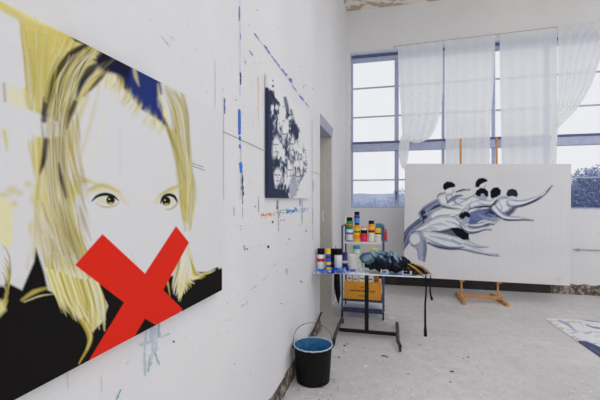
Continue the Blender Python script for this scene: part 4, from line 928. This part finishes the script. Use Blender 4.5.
# ------------------------------------------------------------------ jars and bottles
def pxm(p): return ((Vector(p) - CAM).dot(FV)) / FPX
def vessel(name, label, cat_, u, vb, z, wpx, hpx, body, cap=None, capf=.25, capw=.7, band=None, neck=False, group=None, bandf=(.3, .7), y=None, lip=None, shoulder=True):
    """a turned jar or bottle standing at height z; sizes measured in the photo"""
    p = at(u, vb, 2, z) if y is None else at(u, vb, 1, y)
    if p.y > 4.44: p = at(u, 200, 1, 4.44); p.z = z
    s = pxm(p); r = wpx * s / 2; H = hpx * s; hb = H * (1 - (capf if cap else 0)); x, y_, _ = p
    t = thing(name, label, cat_, (x, y_, z), group); o = (x, y_, z)
    rc = r * capw
    if cap and shoulder: pr = [(r * .93, 0), (r, .006), (r, hb * .86), (max(rc * .85, r * .5), hb), ]
    else: pr = [(r * .9, 0), (r, hb * .5), (r * 1.02, hb)]
    if not cap: pr += [(r * .92, hb), (r * .86, hb * .2), (0, hb * .18)]
    MB().lathe(pr, o, 20).build('bottle_body' if cap else 'tub_body', M[body], t, smooth=True)
    if cap: MB().lathe([(rc, hb - .001), (rc, H - .003), (rc * .9, H)], o, 20).build('cap', M[cap], t, smooth=True)
    if band:
        for bc, (f0, f1) in (band if isinstance(band, list) else [(band, bandf)]):
            MB().lathe([(r + .0012, hb * f0), (r + .0012, hb * f1)], o, 20).build('label_band', M[bc], t, smooth=True)
    return t, p
G1 = 'paint bottles on the table'
vessel('paint_bottle', 'white squeeze bottle with wide black cap and red band, leftmost on the table', 'bottle', 321, 268.5, TZ + .0065, 7.6, 20, 'white', 'black', .27, .98, 'red', group=G1, bandf=(.5, .72))
vessel('paint_bottle', 'slim bottle with yellow cap and blue and yellow label, front of the table bottles', 'bottle', 328.3, 269.5, TZ + .0065, 5, 21, 'blue', 'yellow', .25, .95, [('purple', (.72, .9)), ('yellow', (.32, .5)), ('yellow', (.02, .16))], group=G1)
vessel('paint_bottle', 'white bottle with black cap standing right of the slim yellow-capped bottle', 'bottle', 338.3, 267.3, TZ + .0065, 8, 18.5, 'white', 'black', .3, .98, group=G1)
vessel('paint_bottle', 'dark bottle with black cap squeezed between yellow-capped and white bottles', 'bottle', 332.6, 266.6, TZ + .0065, 5, 18, 'black', 'black', .28, .95, 'purple', group=G1, bandf=(.2, .4))
vessel('paint_bottle', 'small dark violet bottle with pale band beside the white tub', 'bottle', 345, 266.2, TZ + .0065, 5.6, 14, 'purple', 'purple', .3, .9, 'white', group=G1, bandf=(.35, .6))
vessel('plastic_tub', 'open cream white tub in the middle of the table', 'tub', 354, 268.5, TZ + .0065, 11.2, 13.6, 'cream')
vessel('glass_jar', 'pale green jar with teal lid behind the cream tub', 'jar', 356.5, 264.9, TZ + .0065, 7.6, 19.5, 'paleglass', 'teal', .16, .95)
vessel('paint_jar', 'jar with flat yellow lid half hidden behind the dark apron', 'jar', 373.5, 264.2, TZ + .0005, 6, 17, 'white', 'yellow', .28, .98)
vessel('small_pot', 'small grey pot beside the left end of the dark apron', 'pot', 363.3, 267.5, TZ + .0065, 4.0, 8, 'paleglass', 'white', .3, .9)

# ================================================================== BLUE CART
ct = thing('utility_cart', 'blue metal shelf cart on casters standing behind the table', 'cart', (.46, 4.95, 0))
CX0, CX1, CY0, CY1 = at(342.6, 240, 1, 4.78).x, at(383.2, 240, 1, 4.78).x, 4.74, 5.12
for x in (CX0, CX1):
    mm = 'bluemetal'
    f = MB(); f.bar((x, CY0, .09), (x, CY0, 1.165), .02, .02); f.bar((x, CY1, .09), (x, CY1, 1.165), .02, .02); f.bar((x, CY0 - .01, 1.165), (x, CY1 + .01, 1.165), .02, .02)
    f.bar((x, CY0, .62), (x, CY1, .62), .016, .016)
    fo = f.build('side_frame', M[mm], ct, bevel=.003)
SZ = .966
MB().box(CX0 + .012, CX1 - .012, CY0, CY1, SZ - .022, SZ).build('top_shelf', M['label'], ct, bevel=.002)
MB().box(CX0 + .012, CX1 - .012, CY0, CY1, .212, .235).build('middle_shelf', M['bluetray'], ct, bevel=.002)
b = MB();  b.box(CX0 + .012, CX1 - .012, CY0 - .006, CY0 + .004, .075, .135); b.build('tray_rail', M['bluetray'], ct)
MB().box(CX0 + .012, CX1 - .012, CY0 + .005, CY1, .075, .09).build('bottom_tray', M['lintel'], ct)
for x in (CX0, CX1):
    for y in (CY0, CY1):
        w_ = MB(); w_.lathe([(.02, -.011), (.03, -.009), (.03, .009), (.02, .011)], (x, y, .030), 16, tilt=Matrix.Rotation(PI / 2, 3, 'Y')); w_.box(x - .012, x + .012, y - .012, y + .012, .058, .09)
        w_.build('caster', M['rubber'], ct, smooth=True)
# orange carton with illegible dark print
kx0, kx1 = at(343.6, 290, 1, 4.76).x + .006, at(381.4, 290, 1, 4.76).x - .006
cr = thing('orange_carton', 'orange cardboard box with dark printing on the lower cart shelf', 'box', ((kx0 + kx1) / 2, 4.9, .236))
MB().box(kx0, kx1, 4.762, 5.07, .236, .452).build('box_body', M['carton'], cr, bevel=.003)
pr = MB(); R2 = random.Random(3)
def ink(x0, x1, z0, z1): pr.box(x0, x1, 4.7605, 4.7617, z0, z1)
xc = (kx0 + kx1) / 2; x = xc - .15
while x < xc + .14:
    wl_ = R2.uniform(.012, .026); hh_ = R2.uniform(.012, .026)
    ink(x, x + wl_ * .35, .335, .335 + hh_); ink(x, x + wl_, .335, .341); ink(x + wl_ * .7, x + wl_, .335, .335 + hh_ * .8); ink(x, x + wl_ * .9, .347, .352); x += wl_ + R2.uniform(.006, .016)
for k in range(7): ink(xc - .05 + k * .014, xc - .041 + k * .014, .275, .287)
ink(xc - .02, xc + .02, .385, .390); ink(xc - .006, xc + .006, .39, .402); ink(xc + .04, xc + .1, .375, .380)
pr.build('printing', M['ink'], cr)
# cartons and tins on top of the orange box
cm = ['label', 'label', 'paper', 'label', 'brown']
lb = ['small pale carton leftmost on top of the orange cardboard box', 'pale carton with dark print on the orange box, second from left', 'white carton with dark print on the middle of the orange box',
      'pale carton with dark print on the right half of the orange box', 'small brownish carton at the right end of the orange box']
x = kx0 + .035
for i, (w_, h_) in enumerate(((.07, .10), (.085, .085), (.10, .11), (.09, .095), (.06, .08))):
    t = thing('small_carton', lb[i], 'box', (x + w_ / 2, 4.85, .453), 'small cartons on the orange box')
    MB().box(x, x + w_ - .008, 4.80, 4.93, .453, .453 + h_).build('carton_body', M[cm[i]], t, bevel=.002)
    pr = MB()
    pr.box(x + w_ * .12, x + w_ * .7, 4.7987, 4.7996, .453 + h_ * .3, .453 + h_ * .42)
    pr.build('printing', M['ink'], t); x += w_
# paint pots on the top shelf, stacked two and three high
G2_ = 'paint pots stacked on the cart'
S1 = 242.2; yF = 4.83
def pot(label, u, tier, wpx, hpx, body, cap, capf, capw=.95, band=None, z=None, y=yF, cat_='jar', shoulder=True, nm='paint_pot'):
    zz = SZ + .0005 if z is None else z
    p = at(u, 200, 1, y); s = pxm(p); x = p.x; r = wpx * s / 2; H = hpx * s * .94; hb = H * (1 - capf); o = (x, y, zz)
    t = thing(nm, label, cat_, o, G2_)
    rc = r * capw
    MB().lathe([(r * .95, 0), (r, .004), (r, hb * .9), (rc, hb)] if shoulder else [(r, 0), (r, hb)], o, 20).build('pot_body', M[body], t, smooth=True)
    MB().lathe([(rc, hb - .001), (rc, H - .003), (rc * .94, H)], o, 20).build('cap', M[cap], t, smooth=True)
    for bc, (f0, f1) in (band or []): MB().lathe([(r + .0012, hb * f0), (r + .0012, hb * f1)], o, 20).build('label_band', M[bc], t, smooth=True)
    return zz + H + .0006
z_ = pot('blue and white pot at the left end of the cart shelf, below the green bottle', 349.6, 0, 7, 12.6, 'blue', 'white', .25, .98, [('label', (.12, .8))])
pot('green bottle with black cap standing on the leftmost pot', 349.6, 1, 6.6, 12.6, 'green', 'black', .3, .9, [('brown', (.62, .74)), ('orange', (.52, .62))], z=z_, cat_='bottle', nm='paint_bottle')
z_ = pot('yellow pot with black mark, second from left on the cart shelf', 357.0, 0, 6.8, 10.6, 'yellow', 'black', .1, .98, [('orange', (.3, .7))])
z_ = pot('yellow-orange bottle with black cap standing on the yellow pot', 357.0, 1, 5.8, 8.8, 'orange', 'black', .22, .8, [('yellow', (.1, .6))], z=z_, cat_='bottle', nm='paint_bottle')
pot('blue bottle with black cap on the very top of the pots', 357.0, 2, 5.4, 12, 'lightblue', 'black', .3, .95, [('purple', (.62, .95))], z=z_, cat_='bottle', nm='paint_bottle')
z_ = pot('magenta pot with black lid in the middle of the cart shelf', 364.0, 0, 6.9, 12.2, 'pink', 'black', .27, .95, [('red', (.6, .95))])
pot('low white pot with orange lid standing on the magenta pot', 364.0, 1, 5.4, 3.6, 'white', 'orange', .35, .98, z=z_)
z_ = pot('pot with pale label and black rim under the orange bottle', 371.4, 0, 6.7, 11.4, 'yellow', 'black', .12, .98, [('label', (.1, .92))])
pot('orange bottle with black cap standing on the pale-labelled pot', 371.4, 1, 6.4, 11.0, 'orange', 'black', .32, .85, [('red', (.0, .12)), ('yellow', (.3, .6))], z=z_, cat_='bottle', nm='paint_bottle')
z_ = pot('white-labelled pot with dark rim, right end of the cart shelf', 378.0, 0, 6.0, 9.6, 'white', 'black', .14, .95, [('label', (.1, .9))])
pot('low yellow pot standing on the rightmost white-labelled pot', 378.0, 1, 5.8, 5.0, 'yellow', 'yellow', .3, .98, z=z_)
tl_ = MB(); a_ = at(375.5, 228, 1, 5.03); b_ = at(383.4, 228, 1, 5.03)
tl_.box(a_.x, b_.x - .01, 4.99, 5.09, SZ + .001, 1.19)
tag(tl_.build('teal_carton', M['teal'], bevel=.004), 'teal box standing at the back of the cart shelf behind the yellow pot', 'box')
p = at(385.8, 241, 1, 4.86); rb = thing('red_bottle', 'narrow red bottle hung outside the right end of the blue cart', 'bottle', (p.x, 4.86, .97))
MB().lathe([(.017, 0), (.019, .01), (.019, .10), (.012, .12)], (CX1 + .032, 4.86, .985), 16).build('bottle_body', M['red'], rb, smooth=True); MB().lathe([(.013, .1201), (.013, .145)], (CX1 + .032, 4.86, .985), 14).build('cap', M['teal'], rb, smooth=True)
MB().box(CX1 + .0105, CX1 + .052, 4.83, 4.89, .972, .984).build('hook_shelf', M['teal'], ct)

# ================================================================== DARK APRON BUNDLED ON THE TABLE
YA = 4.0
def ap(u, v): return at(u, v, 1, YA)
spine = [(365, 261.5, 5.5), (369, 260, 8.2), (376, 260.4, 9.2), (385, 261, 9.8), (394, 262, 9.4), (402, 264, 8.2), (409, 266.6, 6.2), (416, 269.5, 4.2), (422, 272, 2.6), (428, 274.8, 1.0)]
sp3 = cat(np.array(spine, float), 7); n = 30; vs = []; cs_ = []
pal_b = [K(20, 22, 30), K(26, 32, 46), K(14, 14, 20)]
for i, (u, v, r) in enumerate(sp3):
    c0 = ap(u, v); s = pxm(c0); rr = r * s; c0.z = max(c0.z, TZ + .003 + rr * .55)
    for j in range(n):
        a = 2 * PI * j / n; d = Vector((0, math.cos(a), math.sin(a)))
        q = Vector((i * .18, math.cos(a) * 1.1, math.sin(a) * 1.1)); k = 1 + .22 * mn.noise(q * 1.5) + .12 * mn.noise(q * 4) + .06 * math.sin(i * .5 + a * 5)
        pnt = c0 + Vector((0, d.y * rr * 1.25 * k, d.z * rr * k)); pnt.z = max(pnt.z, TZ + .002 + .004 * abs(mn.noise(q * 5)))
        if pnt.x > TX1: pnt.z -= 0
        vs.append(pnt)
        up = d.z * .5 + .55 * mn.noise(q * 2.2 + Vector((3, 1, 2))); left = 1 - i / len(sp3)
        if up > .12 and u < 402: cc = random.choice([K(116, 140, 152), K(88, 112, 130), K(150, 168, 178), K(60, 84, 104)]) if up > .34 or u < 374 else K(36, 48, 68)
        elif u > 408 and mn.noise(q * 3) > .22: cc = random.choice([K(150, 112, 52), K(110, 78, 40), K(182, 142, 72)])
        elif d.z < -.1 and mn.noise(q * 2.6 + Vector((9, 0, 0))) > .38: cc = K(60, 40, 38)
        else: cc = pal_b[(i * 7 + j * 3) % 3]
        cs_.append(cc)
mbx = MB(); fs = [(i * n + j, (i + 1) * n + j, (i + 1) * n + (j + 1) % n, i * n + (j + 1) % n) for i in range(len(sp3) - 1) for j in range(n)] + [tuple(range(n)), tuple(range((len(sp3) - 1) * n, len(sp3) * n))[::-1]]
mbx.add(vs, fs); mbx.c = cs_
apn = thing('bundled_apron', 'black paint-stained apron bundled on the table with its strings hanging down', 'apron', (ap(390, 260).x, YA, TZ))
mbx.build('cloth', M['ragart'], apn, smooth=True, paint=True)
cf = MB(); cc0 = ap(367.5, 256.6); rr = 5.2 * pxm(cc0); R5 = random.Random(9)
ring = []; 
for j in range(20):
    a = 2 * PI * j / 20; ring.append((cc0.x + rr * 1.15 * math.cos(a), YA - .105 + .02 * math.sin(a * 2), cc0.z + rr * .9 * math.sin(a)))
cf.tube(ring, [.014 + .005 * math.sin(j * 2.1) for j in range(20)], 8, closed=True, c=K(70, 100, 116))
cf.ellipsoid((cc0.x, YA - .085, cc0.z), (rr * 1.1, .03, rr * .9), 16, 10, fn=lambda q: 1 + .15 * mn.noise(q * 3), c=K(118, 146, 156))
cf.c = [tuple(x * R5.uniform(.6, 1.25) for x in c_) for c_ in cf.c]
cf.build('rolled_cuff', M['ragart'], apn, smooth=True, paint=True)
for k, (u0, v0, u1, v1, u2, v2) in enumerate(((402, 262, 410, 267, 418, 273.5), (405, 264, 415, 268, 423, 275.5), (408, 264, 420, 268, 430, 274), (412, 266, 422, 270, 427, 277), (414, 265, 424, 268, 433, 275.5), (410, 266, 417, 271, 424, 277))):
    f = MB(); P = [Vector(at(u0, v0, 1, YA - .07)), Vector(at(u1, v1, 1, YA - .10)), Vector(at(u2, v2, 1, YA - .12))]
    cc = K(168, 126, 62) if k in (1, 4) else K(120, 88, 50) if k == 5 else K(22, 22, 30)
    f.tube(cat(np.array(P), 6), [.008, .012, .015, .014, .012, .011, .010, .008, .007, .006, .005, .004, .003][:13], 7, c=cc)
    f.build('stained_fold', M['ragart'], apn, smooth=True, paint=True)
XS = TX1 + .012
for u_, v0, v1, yy, w0 in ((425.5, 276, 336, None, .012), (430, 275, 300, None, .009)):
    a_ = at(u_, v0, 1, 3.92); e_ = at(u_ + (-.6 if v1 > 320 else 1.6), v1, 1, 3.92)
    P = [a_.lerp(e_, t) + Vector((.008 * math.sin(t * 7), .01 * math.sin(t * 4), 0)) for t in np.linspace(0, 1, 14)]
    for q_ in P: q_.z = max(q_.z, .012); q_.x = max(q_.x, TX1 + .016)
    f = MB(); f.tube(P, [w0 * (.55 + .5 * t + (.35 if t > .85 else 0)) for t in np.linspace(0, 1, 14)], 6, c=K(24, 25, 34)); f.build('apron_string', M['ragart'], apn, smooth=True, paint=True)
# white pots and tray half under the apron
for u_, v_, w_, lb_ in ((384.5, 274.4, 8, 'small white box with teal streaks tucked under the middle of the black apron'), (407, 274.6, 10, 'white box with dark print under the right part of the black apron')):
    p0 = at(u_ - w_ / 2, v_, 1, 3.905); p1 = at(u_ + w_ / 2, v_, 1, 3.905)
    t = thing('white_box', lb_, 'box', ((p0.x + p1.x) / 2, 3.9, TZ + .0045), 'white boxes under the apron')
    MB().box(p0.x, p1.x, 3.925, 3.95, TZ + .0045, TZ + .048).build('box_body', M['label'], t, bevel=.002)
    pr = MB()
    pr.box(p0.x + .014, p1.x - .02, 3.9235, 3.9248, TZ + .012, TZ + .036)
    pr.build('printing', M['teal' if w_ == 8 else 'black'], t)
tr_ = MB(); a_, b_ = at(381, 275, 1, 3.865).x, at(416, 275, 1, 3.865).x
tr_.box(a_, b_, 3.892, 3.93, TZ + .0005, TZ + .004); tag(tr_.build('blue_strip', M['lightblue']), 'flat light blue strip along the front table edge under the apron', 'strip')

# ================================================================== BUCKET
p = at(313, 344, 2, .30); bx, by = p.x, p.y; HB, RT, RB_ = .30, .159, .138
bk = thing('paint_bucket', 'black bucket with blue paint inside and a wire handle on the floor by the wall', 'bucket', (bx, by, 0))
MB().lathe([(RB_ - .004, 0), (RB_, .004), (RB_ + (RT - RB_) * .5, HB * .5), (RT - .004, HB - .03), (RT + .002, HB - .028), (RT + .002, HB - .004)], (bx, by, .001), 40, capt=False).build('bucket_body', M['bucket'], bk, smooth=True)
bi = MB(); pr_ = [(RT - .003, HB - .005), (RT - .012, HB - .06), (RB_ + .002, .06), (RB_ - .01, .05), (0, .05)]; bi.lathe(pr_, (bx, by, .001), 40, capb=False); bi.build('paint_lining', M['bucket_in'], bk, smooth=True)
rm = MB(); ring = [(bx + RT * math.cos(2 * PI * j / 60), by + RT * math.sin(2 * PI * j / 60), HB - .002 + .0015 * math.sin(j * 1.7)) for j in range(60)]
rm.tube(ring, [.0050 + .0025 * abs(mn.noise(Vector((j * .4, 0, 0)))) for j in range(60)], 8, closed=True); rm.build('rim', M['rim'], bk, smooth=True)
hn = MB(); P = []
for k in range(25):
    a = PI * k / 24; P.append(Vector((bx, by, HB - .02)) + RV * (-(RT + .006) * math.cos(a)) + Vector((0, 0, 1)) * (.185 * math.sin(a) ** .7) + FV * (.035 * math.sin(a)) - RV * .012 * math.sin(a))
hn.tube(P, .0028, 6); hn.build('handle', M['wire'], bk, smooth=True)
for sg in (-1, 1):
    e = Vector((bx, by, HB - .022)) + RV * sg * (RT + .004); MB().ellipsoid(e, (.009, .009, .012), 10, 6).build('handle_ear', M['black'], bk, smooth=True)

# ================================================================== THINGS ALONG THE WALL
pl_ = [at(u, v, 0, .035) for u, v in ((301, 344), (304, 338), (308, 331), (313, 320), (318, 309), (322, 299))]
pts = [Vector((.035 + .008 * math.sin(i), q_.y, max(.012, q_.z * .55))) for i, q_ in enumerate(pl_)]
cb = MB(); cb.tube(cat(np.array(pts), 5), .011, 8); tag(cb.build('black_cable', M['cable'], smooth=True), 'thick black cable running along the foot of the left wall behind the bucket', 'cable')
# leaning dark bundle and white board in the corner behind the table
a_ = at(338.5, 303, 1, 5.35); a_.z = .002; e_ = at(333.6, 229, 1, 5.6)
um = thing('folded_umbrella', 'thin black folded umbrella leaning on the wall left of the blue cart', 'umbrella', (a_.x, a_.y, 0))
MB().tube([a_, a_.lerp(e_, .12), a_.lerp(e_, .35), a_.lerp(e_, .6), a_.lerp(e_, .85)], [.006, .04, .05, .03, .010], 12).build('canopy', M['black'], um, smooth=True)
MB().tube([a_.lerp(e_, .85), e_], .006, 8).build('shaft', M['black'], um, smooth=True)
q0 = at(335.5, 300, 1, 6.2)
bd = MB(); x0, x1 = at(336.5, 240, 1, 6.6).x, at(343.0, 240, 1, 6.6).x
bd.prism([(max(.03, x0), 6.42, .001), (x1, 6.42, .001), (x1, 6.70, 1.23), (max(.03, x0), 6.70, 1.19)], (0, .02, 0))
tag(bd.build('leaning_board', M['white'], bevel=.002), 'narrow white board leaning in the corner behind the blue cart', 'board')

# ================================================================== FLOOR: splashes and the painted sheet
fm = MB(); cnt = 0
def fmark(u, v, r, c, st=1.8):
    global cnt; cnt += 1; p = at(u, v, 2, 0); s = pxm(p); nn = 8; z = .0012 + .00001 * cnt
    fm.add([(p.x + r * s * st * math.cos(2 * PI * i / nn) * random.uniform(.6, 1.2), p.y + r * s * st * math.sin(2 * PI * i / nn) * random.uniform(.6, 1.3), z) for i in range(nn)], [tuple(range(nn))], c=K(*c))
for u, v, r, cc in ((344.5, 345.5, 1.0, (20, 20, 24)), (384, 356, 1.3, (26, 24, 28)), (387, 357, .9, (26, 24, 28)), (339, 357.5, .8, (40, 38, 42)), (347, 344, .7, (40, 38, 44)), (452, 371.6, 1.2, (48, 52, 92)), (450, 382, .8, (30, 32, 60)), (463, 358.5, .7, (60, 58, 74)), (468, 357.3, .9, (70, 66, 76)), (458, 356.5, .4, (60, 60, 70)), (490, 352, .5, (110, 106, 108)),
                    (364, 348, .5, (50, 46, 50)), (331, 347, .9, (24, 24, 28)), (313, 386.5, 1.0, (52, 70, 190)), (296, 373.5, 1.2, (150, 80, 72)), (420, 345, .7, (120, 112, 112)), (408, 374, .8, (110, 104, 104)), (366, 366, 1.0, (220, 218, 216)), (392, 318, 2.6, (206, 206, 210)), (386, 321, 2.0, (204, 204, 208)), (332, 330, .8, (200, 200, 204)), (440, 371, .7, (216, 216, 218)), (520, 381, .9, (212, 212, 214))):
    fmark(u, v, r, cc)
for i in range(150):
    u = random.uniform(290, 600); v = random.uniform(330, 400) ; fmark(u, v, random.uniform(.12, .45), random.choice([(90, 86, 90), (220, 219, 219), (120, 112, 110), (70, 68, 76), (212, 212, 214)]))
for i in range(120):
    u = random.uniform(268, 345); v = random.uniform(345, 400)
    if at(u, v, 2, 0).x < .05: continue
    fmark(u, v, random.uniform(.12, .5), random.choice([(84, 78, 76), (60, 54, 54), (110, 100, 96)]))
fl = bpy.data.objects['floor']; o = fm.build('paint_marks', M['marks'], fl, paint=True); o['kind'] = 'structure'
S = Sheet(540, 312, 760, 400, 4.0, (206, 207, 211))
for i in range(340):
    x = random.uniform(545, 740); y = random.uniform(319, 372); S.line([(x, y), (x + random.uniform(3, 16), y + random.uniform(-1, 3))], [random.uniform(.3, 1.6), .3], random.choice([(150, 154, 166), (178, 180, 188), (96, 100, 118), (222, 222, 224), (186, 170, 140), (222, 223, 226)]), .75, .4, False)
S.line([(558, 320.5), (567, 324), (576, 331)], [1.5, 3, 1], (140, 150, 172), .9, .6); S.line([(586, 325), (597, 328), (610, 328)], [1, 1.6, .6], (80, 82, 98), .85, .4); S.line([(582, 319.8), (591, 321), (600, 322)], [.6, 1.2, .8], (96, 94, 106), .8, .4); S.line([(585, 333.5), (592, 332)], 1, (110, 114, 130), .8, .4)
for u, v in ((549, 321.4), (552, 322), (557, 324.8), (561, 327.6), (563, 329), (574, 336.5), (578, 339), (575, 321.4), (580, 322.6), (568, 322)): S.line([(u - 1.5, v - .5), (u + 1.6, v + .6)], [.9, .4], random.choice([(160, 120, 84), (190, 150, 84), (130, 92, 84)]), .75, .4, False)
S.poly([(578.5, 340.6), (586, 341), (596, 345), (606, 350), (640, 366), (700, 390), (700, 410), (560, 410)], (72, 78, 112), 1, .4); S.line([(590, 347.4), (600, 353)], .8, (110, 116, 146), .7, .3)
T_ = [(2.69, 5.30, .006), (4.3, 5.42, .006), (4.3, 3.75, .006), (2.755, 3.95, .006)]
fs_ = painted_panel('floor_canvas', *T_, .0048, 330, 330, S, None)
tag(fs_, 'painted canvas sheet with a dark blue edge lying flat on the floor at right', 'canvas')

# ================================================================== LIGHT
wd = bpy.data.worlds.new('overcast'); sc.world = wd; wd.use_nodes = True
bg = wd.node_tree.nodes['Background']; bg.inputs[0].default_value = (.965, .975, 1, 1); bg.inputs[1].default_value = .88
def area(name, loc, rot, sx, sy, e, c=(1, 1, 1)):
    l = bpy.data.lights.new(name, 'AREA'); l.shape = 'RECTANGLE'; l.size = sx; l.size_y = sy; l.energy = e; l.color = c
    o = bpy.data.objects.new(name, l); col.objects.link(o); o.location = loc; o.rotation_euler = rot; return o
area('fill_top', ((SKX0 + SKX1) / 2, (SKY0 + SKY1) / 2, ZC + .12), (0, 0, 0), SKX1 - SKX0 - .02, SKY1 - SKY0 - .02, 64, (.97, .985, 1))  # overhead fill lamp added to light walls and floor, unseen
area('fill_right', (XR - .05, 4.6, 2.6), (0, PI / 2, 0), 2.6, 3.6, 68, (.97, .98, 1))  # side fill lamp added to brighten the left wall, unseen
area('fill_back', (3.4, YB + .05, 2.6), (PI / 2, 0, 0), 5.5, 3.0, 122, (.97, .985, 1))  # fill lamp added behind the camera to lift the far wall
# frames added around the three fill lamps, all out of view
b = MB()
for y in (2.76, 3.68, 4.6, 5.52, 6.44): b.box(XR - .045, XR - .001, y - .03, y + .03, 1.26, 3.94)
for z in (1.27, 2.6, 3.93): b.box(XR - .045, XR - .001, 2.76, 6.44, z - .03, z + .03)
struct(b.build('fill_frame_right', M['frame']))
b = MB()
for x in (.62, 1.73, 2.84, 3.96, 5.07, 6.18): b.box(x - .03, x + .03, YB + .001, YB + .045, 1.07, 4.13)
for z in (1.08, 2.6, 4.12): b.box(.62, 6.18, YB + .001, YB + .045, z - .03, z + .03)
struct(b.build('fill_frame_back', M['frame']))
b = MB()
for i in range(5): x = SKX0 + .03 + (SKX1 - SKX0 - .06) * i / 4; b.box(x - .03, x + .03, SKY0, SKY1, ZC + .02, ZC + .08)
for y in (SKY0 + .03, SKY1 - .03): b.box(SKX0, SKX1, y - .03, y + .03, ZC + .02, ZC + .08)
struct(b.build('fill_frame_top', M['lamp_frame']))
sc.view_settings.view_transform = 'Standard'; sc.view_settings.look = 'None'; sc.view_settings.gamma = 1; sc.view_settings.use_curve_mapping = False
sc.view_settings.exposure = 0.0
sc.cycles.use_denoising = True; sc.cycles.max_bounces = 8; sc.cycles.diffuse_bounces = 5; sc.cycles.transparent_max_bounces = 12
